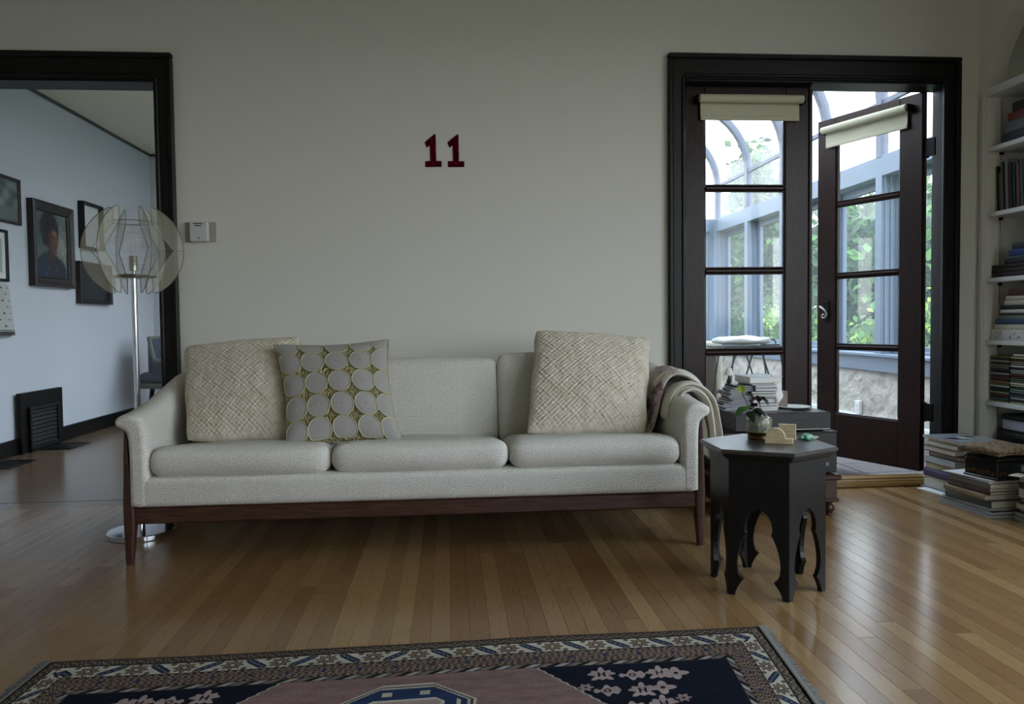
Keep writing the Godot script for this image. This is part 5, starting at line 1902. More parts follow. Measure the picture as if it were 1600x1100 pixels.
# a book: spine on its -x side, resting on its base; w along x, thickness along y, length along z
func book(label: String, cat: String, grp: String, at: Vector3, s: Vector3, turn: float, cover: Color, page: Color, soft := false, called := "book", upright := false, flip := false) -> Node3D:
	var o := thing(called, label, cat, at, turn, grp)
	var h := 0.0012 if soft else minf(0.003, s.y * 0.2)
	var ov := 0.0 if soft else 0.003
	var cm := solid(cover, 0.45 if soft else 0.6)
	var b := MB.new()
	var f := -1.0 if flip else 1.0
	b.box(V(0, h / 2, 0), V(s.x, h, s.z), 0.0005)
	b.box(V(0, s.y - h / 2, 0), V(s.x, h, s.z), 0.0005)
	# gently rounded spine
	var sp := []
	for i in 7:
		var a := PI * i / 6.0
		var p := V(f * (-s.x / 2 - minf(0.004, s.y * 0.15) * sin(a)), s.y / 2 - cos(a) * (s.y / 2 - 0.0003), 0)
		sp.append(PackedVector3Array([p - V(0, 0, s.z / 2), p + V(0, 0, s.z / 2)]))
	b.grid(sp)
	b.box(V(f * (-s.x / 2 + 0.001), s.y / 2, 0), V(0.003, s.y - 0.0006, s.z), 0.0004)
	var pg := MB.new()
	pg.box(V(f * 0.001 - f * ov / 2, s.y / 2, 0), V(s.x - 0.004 - ov, s.y - 2 * h - 0.0002, s.z - 2 * ov - 0.001), 0.0004)
	if upright:
		var xf := Transform3D(Basis(V(0, 0, 1), 0.0), Vector3.ZERO)
		xf = xf
	part(o, "cover", b, cm)
	part(o, "pages", pg, page_mat(page))
	return o

func page_mat(c: Color) -> StandardMaterial3D:
	var key := "pg_" + c.to_html(false)
	if M.has(key):
		return M[key]
	var m := mt(key, c, 0.9, 0.2)
	return tex(m, nz(0.09, [Color(0.78, 0.78, 0.77), Color(1, 1, 1)], 128, FastNoiseLite.TYPE_SIMPLEX, 2, 71), V(0.4, 26, 0.4))

# ---------------------------------------------------------------- built-in shelves in the arched niche
func bookcase() -> void:
	var nb := MB.new()
	nb.box(V(3.12, 1.3, 0.61), V(0.03, 2.65, 1.3), 0)
	nb.box(V(2.99, 1.3, 0.040), V(0.26, 2.65, 0.03), 0)
	nb.box(V(2.99, 1.3, 1.185), V(0.26, 2.65, 0.03), 0)
	nb.box(V(2.99, 2.58, 0.61), V(0.26, 0.08, 1.2), 0)
	struct("wall_niche", nb, M.paint)
	var o := thing("built_in_bookcase", "white built-in bookcase under an arch in the right wall", "bookcase", V(2.93, 0, 0.61))
	var tops := [0.105, 0.437, 0.752, 1.072, 1.408, 1.742, 2.040]
	for i in 7:
		var th := 0.024 if i < 6 else 0.040
		part(o, "shelf", bb(V(2.778 if i < 6 else 2.766, tops[i] - th, 0.058), V(3.103, tops[i], 1.168), 0.003), M.white_wood, true)
	part(o, "plinth", bb(V(2.79, 0.0, 0.058), V(2.81, 0.081, 1.168), 0.002), M.white_wood, true)
	part(o, "edge_trim", bb(V(2.755, 0.0, 0.028), V(2.772, 2.02, 0.054), 0.003), M.white_wood, true)
	for x in [2.848, 3.03]:
		var st := part(o, "shelf_standard", bb(V(x - 0.008, 0.02, 0.0545), V(x + 0.008, 2.0, 0.0585), 0.0005), M.white_wood, true)
		var sl := MB.new()
		for i in 150:
			sl.box(V(x + 0.001, 0.03 + 0.013 * i, 0.0586), V(0.007, 0.0045, 0.0012), 0)
		var q := part(st, "slots", sl, mt("slot_dark", Color(0.08, 0.08, 0.075), 0.9), true)
		q.set_meta("kind", "stuff")
		for i in 6:
			part(st, "shelf_clip", bb(V(x - 0.009, tops[i] - 0.038, 0.058), V(x + 0.009, tops[i] - 0.0242, 0.072), 0.001), M.iron, true)
	# flat piles: [label, cover, page, z0, y, thickness, soft]
	var W := Color(0.80, 0.79, 0.76)
	pile("books lying on the upper shelf", 2.80, [
		["navy book with pale label, bottom of the short pile on the upper shelf", Color(0.10, 0.13, 0.20), 0.128, 1.742, 0.050, 0.21],
		["silver-grey thick book, second in the short pile on the upper shelf", Color(0.36, 0.38, 0.39), 0.150, 1.792, 0.055, 0.19],
		["rust-red book above the silver-grey one on the upper shelf", Color(0.38, 0.13, 0.07), 0.166, 1.847, 0.040, 0.19],
		["black book, top of the short pile on the upper shelf", Color(0.05, 0.05, 0.05), 0.196, 1.887, 0.045, 0.17]])
	pile("books lying on the fourth shelf", 2.80, [
		["dark large book at the very bottom of the pile under the blue book", Color(0.10, 0.085, 0.10), 0.066, 1.072, 0.022, 0.30],
		["brown-black large book, second in the pile under the blue book", Color(0.15, 0.10, 0.09), 0.066, 1.094, 0.022, 0.30],
		["black thin large book, third in the pile under the blue book", Color(0.06, 0.06, 0.07), 0.066, 1.116, 0.020, 0.30],
		["greenish-black paperback under the blue book", Color(0.06, 0.085, 0.08), 0.155, 1.136, 0.024, 0.21],
		["dull teal thin book just under the blue book", Color(0.22, 0.29, 0.29), 0.168, 1.160, 0.012, 0.20],
		["bright blue book near the top of its pile", Color(0.07, 0.20, 0.42), 0.186, 1.172, 0.034, 0.20],
		["dark slate book lying on the bright blue one", Color(0.13, 0.135, 0.16), 0.208, 1.206, 0.030, 0.18]])
	pile("books lying on the third shelf", 2.80, [
		["thick white book with brown and black print on its spine, bottom of its pile", Color(0.80, 0.79, 0.78), 0.063, 0.752, 0.054, 0.29],
		["cream paperback on the thick white printed book", Color(0.74, 0.72, 0.66), 0.090, 0.806, 0.026, 0.22],
		["blue and white book, third in the pile above the printed one", Color(0.18, 0.28, 0.42), 0.094, 0.832, 0.028, 0.22],
		["grey book with a pale end, over the blue and white one", Color(0.45, 0.47, 0.47), 0.118, 0.860, 0.016, 0.21],
		["olive-black thin book in the middle of the third-shelf pile", Color(0.15, 0.15, 0.12), 0.128, 0.876, 0.014, 0.21],
		["white slim book below the black one on the third shelf", Color(0.78, 0.78, 0.76), 0.130, 0.890, 0.017, 0.21],
		["black glossy book below the cream pair on the third shelf", Color(0.05, 0.055, 0.05), 0.131, 0.907, 0.022, 0.21],
		["cream book under the maroon one on the third shelf", Color(0.70, 0.68, 0.60), 0.160, 0.929, 0.024, 0.20],
		["pale ivory book directly beneath the maroon one", Color(0.66, 0.64, 0.58), 0.168, 0.953, 0.022, 0.19],
		["maroon book on top of the third-shelf pile", Color(0.25, 0.06, 0.065), 0.186, 0.975, 0.036, 0.19]])
	# upright books on the fifth shelf, leaning a little
	var up := [["black slim", Color(0.07, 0.07, 0.07), 0.012, 0.235], ["grey-lettered narrow", Color(0.42, 0.43, 0.43), 0.010, 0.20], ["cream tall", Color(0.66, 0.62, 0.54), 0.016, 0.255], ["dark umber", Color(0.12, 0.10, 0.085), 0.015, 0.25], ["speckled grey tall", Color(0.50, 0.53, 0.50), 0.018, 0.262], ["dark red", Color(0.28, 0.10, 0.09), 0.014, 0.225], ["near-black", Color(0.075, 0.08, 0.08), 0.016, 0.235], ["deep teal", Color(0.08, 0.15, 0.18), 0.017, 0.232], ["olive", Color(0.22, 0.22, 0.14), 0.016, 0.24], ["orange-brown", Color(0.40, 0.20, 0.11), 0.015, 0.22], ["slate", Color(0.24, 0.26, 0.28), 0.020, 0.24], ["tan", Color(0.50, 0.42, 0.30), 0.018, 0.23]]
	var z := 0.074
	for i in up.size():
		var u: Array = up[i]
		var bk := book("%s upright book, %s in the row on the fifth shelf" % [u[0], ["first", "second", "third", "fourth", "fifth", "sixth", "seventh", "eighth", "ninth", "tenth", "eleventh", "twelfth"][i]], "book", "upright books on the fifth shelf", Vector3.ZERO, V(0.17, u[2], u[3]), 0.0, u[1], W, u[2] < 0.014)
		# local z (length) up, local y (thickness) along world -z
		var lean := 0.055
		var Zb := V(0, cos(lean), -sin(lean) * 1.0)
		var Xb := V(1, 0, 0)
		bk.transform = Transform3D(Basis(Xb, Zb.cross(Xb), Zb), V(2.905 + 0.004 * (i % 3), 1.4095 + u[3] / 2 * cos(lean), z + u[2] - sin(lean) * u[3] / 2 + 0.001))
		z += u[2] + 0.0012
	# compact discs, two columns
	var cc := [["olive", Color(0.40, 0.40, 0.15)], ["grey", Color(0.45, 0.46, 0.45)], ["rust", Color(0.38, 0.17, 0.10)], ["cream", Color(0.66, 0.63, 0.52)], ["black", Color(0.05, 0.06, 0.06)], ["teal-grey", Color(0.28, 0.36, 0.36)], ["tan", Color(0.52, 0.44, 0.30)], ["pale green", Color(0.50, 0.60, 0.52)], ["charcoal", Color(0.13, 0.14, 0.15)], ["white", Color(0.76, 0.77, 0.78)], ["navy", Color(0.10, 0.13, 0.22)], ["dark red", Color(0.25, 0.08, 0.07)], ["dark green", Color(0.08, 0.17, 0.12)], ["silver", Color(0.60, 0.61, 0.63)]]
	var nth := ["first", "second", "third", "fourth", "fifth", "sixth", "seventh", "eighth", "ninth", "tenth", "eleventh", "twelfth", "thirteenth", "fourteenth", "fifteenth", "sixteenth", "seventeenth", "eighteenth", "nineteenth", "twentieth", "twenty-first", "twenty-second"]
	for k in 2:
		for i in 22:
			var c: Array = cc[(i * 5 + k * 3 + i / 3) % 14]
			disc_case("%s disc case, %s from the bottom, %s column on the second shelf" % [c[0], nth[i], ["left", "right"][k]], "disc cases in two columns on the second shelf", V(2.862 + 0.0015 * sin(i * 3.1 + k), 0.4372 + 0.0107 * i, 0.134 + 0.146 * k + 0.001 * sin(i * 1.9)), V(0.125, 0.0105, 0.142), 0.0, c[1])
	var by := 0.4372 + 0.0107 * 22
	var ck := thing("book", "black thin book lying across the right column of disc cases", "book", V(2.87, by, 0.30))
	part(ck, "cover", bx(V(0, 0.008, 0), V(0.13, 0.016, 0.16), 0.002), solid(Color(0.05, 0.05, 0.055), 0.5))
	part(ck, "pages", bx(V(-0.0635, 0.008, 0), V(0.004, 0.010, 0.15), 0.001), M.paper)
	# bottom shelf: dark open case holding a white box, a teal book on top
	var bc := thing("storage_case", "dark rounded case on the lowest shelf holding a white box", "case", V(2.93, 0.105, 0.20))
	var b := MB.new()
	b.soft(V(0.11, 0.095, 0.125), 0.03, Vector3.ZERO, 10, Transform3D(Basis.IDENTITY, V(0, 0.095, 0)))
	part(bc, "case", b, M.black)
	part(bc, "rim", bx(V(0, 0.186, 0), V(0.20, 0.010, 0.235), 0.004), M.iron)
	var wb := thing("white_box", "white oblong box lying in the dark case on the lowest shelf", "box", V(2.925, 0.295, 0.205))
	part(wb, "box", bx(V(0, 0.021, 0), V(0.17, 0.042, 0.20), 0.003), mt("lilac_white", Color(0.74, 0.75, 0.82), 0.6))
	part(wb, "lid", bx(V(0, 0.0455, 0), V(0.174, 0.008, 0.204), 0.003), M.lilac_white)
	book("dark teal book on top of the white box on the lowest shelf", "book", "", V(2.92, 0.3445, 0.21), V(0.16, 0.028, 0.21), 0.0, Color(0.09, 0.15, 0.15), W)

func pile(grp: String, x: float, list: Array) -> void:
	for q in list:
		var w := 0.15 + 0.02 * sin(q[2] * 50.0)
		var bk := book(q[0], "book", grp, V(x + w / 2 + 0.006, q[3] + 0.0006, q[2] + q[5] / 2), V(w, q[4] - 0.0004, q[5]), 0.0, q[1], Color(0.78, 0.76, 0.70), q[4] < 0.02)
		if q[0].begins_with("thick white"):
			var r := RandomNumberGenerator.new()
			r.seed = 4
			for i in 34:
				var c: Color = [Color(0.45, 0.28, 0.24), Color(0.16, 0.14, 0.16), Color(0.48, 0.36, 0.33), Color(0.36, 0.40, 0.52)][i % 4]
				var zz := r.randf_range(-0.12, 0.12)
				var yy := r.randf_range(0.010, q[4] - 0.010)
				part(bk, "printed_mark", bx(V(-w / 2 - 0.0033, yy, zz), V(0.0016, r.randf_range(0.002, 0.006), r.randf_range(0.003, 0.010)), 0.0004), solid(c, 0.7))
		elif q[4] > 0.03:
			# a paler title band on the spine
			part(bk, "title_band", bx(V(-w / 2 - 0.0026, q[4] / 2, 0.02), V(0.0016, q[4] * 0.45, q[5] * 0.45), 0.0004), solid((q[1] as Color).lerp(Color(0.7, 0.68, 0.62), 0.45), 0.6))

# ---------------------------------------------------------------- piles of books on the floor
func floor_stack(where: String, grp: String, x: float, z: float, turn: float, list: Array) -> float:
	var y := 0.0
	var Bs := Basis(Vector3.UP, turn)
	for i in list.size():
		var q: Array = list[i]       # [kind, cover, thickness, width, length, shift x, shift z, spine shown, soft]
		var s := V(q[3], q[2] - 0.0004, q[4])
		var off := Bs * V(q[5] + q[3] / 2, 0, q[6])
		book("%s, %s of %s" % [q[0], ordinal(i, list.size()), where], "magazine" if q[0].contains("magazine") else "book", grp, V(x, y, z) + off, s, turn + 0.03 * sin(i * 2.7), q[1], (q[9] as Color).lightened(0.25) if q.size() > 9 else Color(0.87, 0.84, 0.77), q[8], "magazine" if q[0].contains("magazine") else "book", false, not q[7])
		y += q[2]
	return y

func floor_books() -> void:
	var cream := Color(0.80, 0.765, 0.68)
	var y := floor_stack("the floor pile by the door", "books piled on the floor", 2.435, 0.19, 0.06, [
		["grey-blue folder magazine", Color(0.42, 0.45, 0.50), 0.008, 0.22, 0.24, -0.008, 0.0, false, true, Color(0.8, 0.8, 0.82)],
		["thick cream-paged hardback", Color(0.52, 0.54, 0.56), 0.058, 0.20, 0.215, 0.0, 0.0, false, false, cream],
		["purple-spined book", Color(0.27, 0.20, 0.35), 0.037, 0.19, 0.215, -0.003, 0.01, true, false],
		["dark-covered cream-paged book", Color(0.11, 0.10, 0.11), 0.034, 0.20, 0.235, 0.002, 0.02, false, false, Color(0.72, 0.65, 0.50)],
		["pale blue-grey book", Color(0.50, 0.54, 0.56), 0.030, 0.21, 0.235, -0.004, 0.02, false, true, Color(0.66, 0.68, 0.69)],
		["dark grey tan-paged book", Color(0.14, 0.13, 0.135), 0.026, 0.20, 0.22, 0.012, 0.03, false, false, Color(0.70, 0.62, 0.52)],
		["red-brown-covered book", Color(0.33, 0.13, 0.11), 0.030, 0.21, 0.235, -0.004, 0.015, false, false, cream],
		["grey-paged magazine", Color(0.45, 0.45, 0.43), 0.020, 0.21, 0.22, 0.006, 0.02, false, true],
		["grey-green magazine", Color(0.36, 0.38, 0.36), 0.014, 0.21, 0.21, 0.010, 0.02, false, true]])
	var im := Image.create(128, 128, false, Image.FORMAT_RGB8)
	im.fill(Color(0.55, 0.57, 0.60))
	blob(im, 0.3, 0.6, 0.25, 0.13, Color(0.12, 0.13, 0.17), 0.4, 0.5)
	blob(im, 0.7, 0.4, 0.22, 0.12, Color(0.16, 0.17, 0.20), -0.2, 0.5)
	blob(im, 0.5, 0.5, 0.1, 0.2, Color(0.75, 0.77, 0.8), 0.4, 0.5)
	var mg := thing("magazine", "glossy photo magazine lying flat on top of the floor pile nearest the door", "magazine", V(2.553, y, 0.20), 0.06)
	var b := MB.new()
	b.box(V(0, 0.005, 0), V(0.23, 0.010, 0.27), 0.001)
	part(mg, "pages", b, M.paper)
	var tp := MB.new()
	var A := [V(-0.117, 0.0108, -0.137), V(0.117, 0.0108, -0.137), V(0.117, 0.0108, 0.137), V(-0.117, 0.0108, 0.137)]
	tp.tri(A[0], A[1], A[2], V(0, 1, 0), V(0, 1, 0), V(0, 1, 0), Vector2(0, 0), Vector2(1, 0), Vector2(1, 1))
	tp.tri(A[0], A[2], A[3], V(0, 1, 0), V(0, 1, 0), V(0, 1, 0), Vector2(0, 0), Vector2(1, 1), Vector2(0, 1))
	tp.box(V(0, 0.0102, 0), V(0.233, 0.0008, 0.273), 0)
	part(mg, "cover", tp, img_mat("photo_cover", im, 0.25))
	var sh := thing("paper_sheet", "white paper sheets poking out on the floor in front of the pile nearest the door", "paper", V(2.41, 0.0, 0.22), 0.12)
	part(sh, "sheet", bx(V(0, 0.0015, 0), V(0.05, 0.003, 0.21), 0.0005), M.paper_white)
	part(sh, "sheet", bx(V(0.004, 0.0035, 0.006), V(0.05, 0.001, 0.20), 0.0002), M.paper_white)
	var y2 := floor_stack("the middle floor pile", "books piled on the floor", 2.318, 0.575, 0.08, [
		["silvery magazine", Color(0.46, 0.47, 0.48), 0.014, 0.22, 0.33, -0.012, 0.0, false, true, Color(0.62, 0.62, 0.62)],
		["black-edged magazine", Color(0.10, 0.10, 0.12), 0.012, 0.22, 0.32, -0.004, -0.002, false, true, Color(0.66, 0.66, 0.66)],
		["white-topped magazine", Color(0.62, 0.63, 0.66), 0.011, 0.21, 0.30, 0.006, -0.01, false, true, Color(0.64, 0.60, 0.57)],
		["grey-green book", Color(0.30, 0.34, 0.32), 0.030, 0.20, 0.27, 0.008, 0.0, true, true],
		["tan hardback", Color(0.52, 0.45, 0.34), 0.026, 0.20, 0.26, 0.0, -0.01, true, false],
		["dark red thin book", Color(0.22, 0.07, 0.065), 0.013, 0.20, 0.25, 0.012, 0.0, true, true],
		["brown paperback", Color(0.36, 0.29, 0.23), 0.015, 0.19, 0.25, 0.016, 0.0, true, true],
		["sage grey paperback", Color(0.44, 0.46, 0.42), 0.021, 0.19, 0.25, 0.012, 0.005, true, true],
		["pale grey magazine", Color(0.56, 0.57, 0.58), 0.012, 0.21, 0.25, 0.006, 0.0, true, true]])
	var sp := thing("paper_sheet", "loose curled white papers under the black decorated box", "paper", V(2.42, y2, 0.55), 0.2)
	var rows := []
	for i in 9:
		var r := PackedVector3Array()
		for j in 13:
			var u := -0.5 + i / 8.0
			var v := -0.5 + j / 12.0
			r.append(V(u * 0.21, 0.0015 + 0.001 * maxf(0, -u - 0.32) * 4.0 * (1 - v), v * 0.26))
		rows.append(r)
	b = MB.new()
	b.grid(rows)
	var rows2 := []
	for r in rows:
		var q := PackedVector3Array()
		for p in r:
			q.append(p - V(0, 0.0015, 0))
		rows2.append(q)
	b.grid(rows2)
	part(sp, "sheet", b, M.paper_white)
	# black box with gilt scrolls, flat woven purse on it
	var bx_ := thing("decorated_box", "black wooden box with gilt scrollwork on the middle floor pile", "box", V(2.432, y2 + 0.002, 0.605), 0.22)
	part(bx_, "body", bx(V(0, 0.040, 0), V(0.16, 0.080, 0.17), 0.004), mt("lacquer", Color(0.03, 0.028, 0.025), 0.35))
	part(bx_, "lid", bx(V(0, 0.090, 0), V(0.168, 0.020, 0.178), 0.006), M.lacquer)
	part(bx_, "base_rim", bx(V(0, 0.005, 0), V(0.168, 0.010, 0.178), 0.003), M.lacquer)
	var gilt := mt("gilt", Color(0.46, 0.34, 0.15), 0.4, 0.5, 0.7)
	for f in 2:
		for i in 6:
			var pa := []
			for k in 16:
				var a := k / 15.0 * TAU * 1.2
				var rr := 0.010 * (1 - k / 20.0)
				var u := -0.062 + 0.0248 * i + rr * cos(a)
				var v := 0.026 + rr * sin(a) + 0.004 * sin(i * 2.0)
				pa.append(V(-0.0805, v, u) if f == 0 else V(u, v, 0.0855))
			b = MB.new()
			b.tube(pa, 0.0014, 5)
			part(bx_, "gilt_scroll", b, gilt)
	var pu := thing("woven_purse", "flat beige woven purse lying on the black decorated box", "purse", V(2.45, y2 + 0.113, 0.605), 0.25)
	b = MB.new()
	b.soft(V(0.125, 0.016, 0.105), 0.014, V(0, 0.006, 0), 12, Transform3D(Basis.IDENTITY, V(0, 0.015, 0)), 5)
	part(pu, "purse", b, tex(mt("woven", Color(0.55, 0.48, 0.39), 0.9), nz(0.025, [Color(0.25, 0.22, 0.2), Color(1, 0.95, 0.88), Color(0.5, 0.45, 0.4)], 256, FastNoiseLite.TYPE_SIMPLEX, 4, 81), V(4, 4, 4), nz(0.1, [], 256, FastNoiseLite.TYPE_SIMPLEX, 3, 82), 0.3))
	part(pu, "edge_binding", bx(V(0.0, 0.013, 0.0), V(0.253, 0.007, 0.213), 0.003), mt("binding", Color(0.28, 0.22, 0.17), 0.8))
	var y3 := floor_stack("the right-hand floor pile", "books piled on the floor", 2.405, 0.885, -0.12, [
		["silver-grey magazine", Color(0.40, 0.42, 0.43), 0.018, 0.22, 0.28, -0.006, 0.0, false, true, Color(0.6, 0.6, 0.59)],
		["light grey magazine", Color(0.20, 0.21, 0.23), 0.018, 0.22, 0.275, 0.0, 0.0, false, true, Color(0.66, 0.66, 0.64)],
		["dark-covered thin book", Color(0.09, 0.10, 0.11), 0.014, 0.20, 0.25, 0.008, 0.004, false, true, Color(0.6, 0.58, 0.54)],
		["cream-paged book", Color(0.35, 0.35, 0.32), 0.026, 0.20, 0.26, 0.002, 0.0, false, true, Color(0.74, 0.70, 0.60)],
		["tan-paged book", Color(0.30, 0.26, 0.22), 0.022, 0.20, 0.25, 0.010, 0.0, false, false, Color(0.62, 0.53, 0.42)],
		["thick white-paged hardback", Color(0.45, 0.40, 0.36), 0.044, 0.20, 0.25, 0.004, 0.0, false, false, Color(0.80, 0.78, 0.74)],
		["brown hardback", Color(0.33, 0.24, 0.18), 0.020, 0.20, 0.245, 0.008, 0.0, true, true],
		["navy hardback", Color(0.10, 0.14, 0.27), 0.045, 0.20, 0.25, 0.004, 0.0, false, false, Color(0.66, 0.66, 0.68)],
		["blue-grey hardback", Color(0.15, 0.19, 0.30), 0.032, 0.19, 0.24, 0.008, 0.0, false, false, Color(0.60, 0.62, 0.62)]])
	var ye := thing("sticky_notes", "little pad of yellow notes on the right-hand floor pile", "note pad", V(2.52, y3, 0.93), 0.3)
	part(ye, "pad", bx(V(0, 0.006, 0), V(0.07, 0.012, 0.07), 0.001), mt("yellow", Color(0.75, 0.68, 0.10), 0.7))
	part(ye, "top_sheet", bx(V(0.004, 0.0145, 0.003), V(0.07, 0.002, 0.07), 0.0004, Transform3D(Basis(V(0, 0, 1), 0.06), Vector3.ZERO)), M.yellow)
	var tg := thing("paper_slip", "cream slip of paper sticking out beside the navy book on the right-hand floor pile", "paper", V(2.415, y3 - 0.036, 0.80), 0.5)
	part(tg, "slip", bx(V(-0.03, 0.001, 0), V(0.09, 0.002, 0.05), 0.0003), M.paper)

# ---------------------------------------------------------------- on the wall over the sofa
func wall_things() -> void:
	var foil := mt("pink_foil", Color(0.44, 0.015, 0.17), 0.18, 0.5, 1.0)
	foil.normal_enabled = true
	foil.normal_texture = nz(0.02, [], 256, FastNoiseLite.TYPE_SIMPLEX_SMOOTH, 3, 91, 12.0)
	foil.normal_scale = 1.0
	foil.uv1_triplanar = true
	foil.uv1_scale = V(9, 9, 9)
	var one := PackedVector2Array()
	for q in [[0.0, 0.0], [0.0805, 0.001], [0.080, 0.0275], [0.0535, 0.0275], [0.0525, 0.158], [0.0500, 0.160], [0.0, 0.119], [0.009, 0.094], [0.0255, 0.106], [0.0265, 0.0275], [0.001, 0.0265]]:
		one.append(Vector2(q[0], q[1]))
	for k in 2:
		var o := thing("foil_numeral", ["shiny pink foil numeral 1, the left of the two on the wall", "shiny pink foil numeral 1, the right of the two on the wall"][k], "numeral", V(-0.106 + 0.112 * k, 1.642, 0.0), 0.0, "foil numerals on the wall")
		var b := MB.new()
		b.extrude(one, 0.0, 0.009, 0.0, 0.006)
		part(o, "foil", b, foil)
		var seam := MB.new()
		var loop := []
		for q in one:
			loop.append(V(q.x, q.y, 0.0022))
		seam.tube(loop, 0.0016, 5, true)
		part(o, "seam_edge", seam, foil)
	var t := thing("thermostat", "small white thermostat on a discoloured wall plate beside the doorway", "thermostat", V(-1.190, 1.277, 0.0))
	part(t, "wall_plate", bx(V(0.0, 0.046, 0.002), V(0.145, 0.096, 0.004), 0.001), mt("old_plate", Color(0.66, 0.655, 0.58), 0.8))
	part(t, "body", bx(V(0.0, 0.046, 0.021), V(0.086, 0.096, 0.036), 0.005), mt("thermo_white", Color(0.80, 0.80, 0.79), 0.5))
	for q in [[-0.002, 0.083, 0.044], [-0.001, 0.073, 0.032]]:
		part(t, "slot", bx(V(q[0], q[1], 0.0390), V(q[2], 0.0045, 0.002), 0.0006), M.black)
	part(t, "dial", bx(V(0.0, 0.014, 0.0390), V(0.010, 0.006, 0.002), 0.001), mt("dial_grey", Color(0.4, 0.4, 0.42), 0.5))

# ---------------------------------------------------------------- rug
func star8(p: Vector2, r: float) -> float:   # <0 inside an eight-pointed star
	var a := absf(fposmod(p.angle() + PI / 8, PI / 4) - PI / 8)
	return p.length() - r * (1.0 - 0.38 * a / (PI / 8))

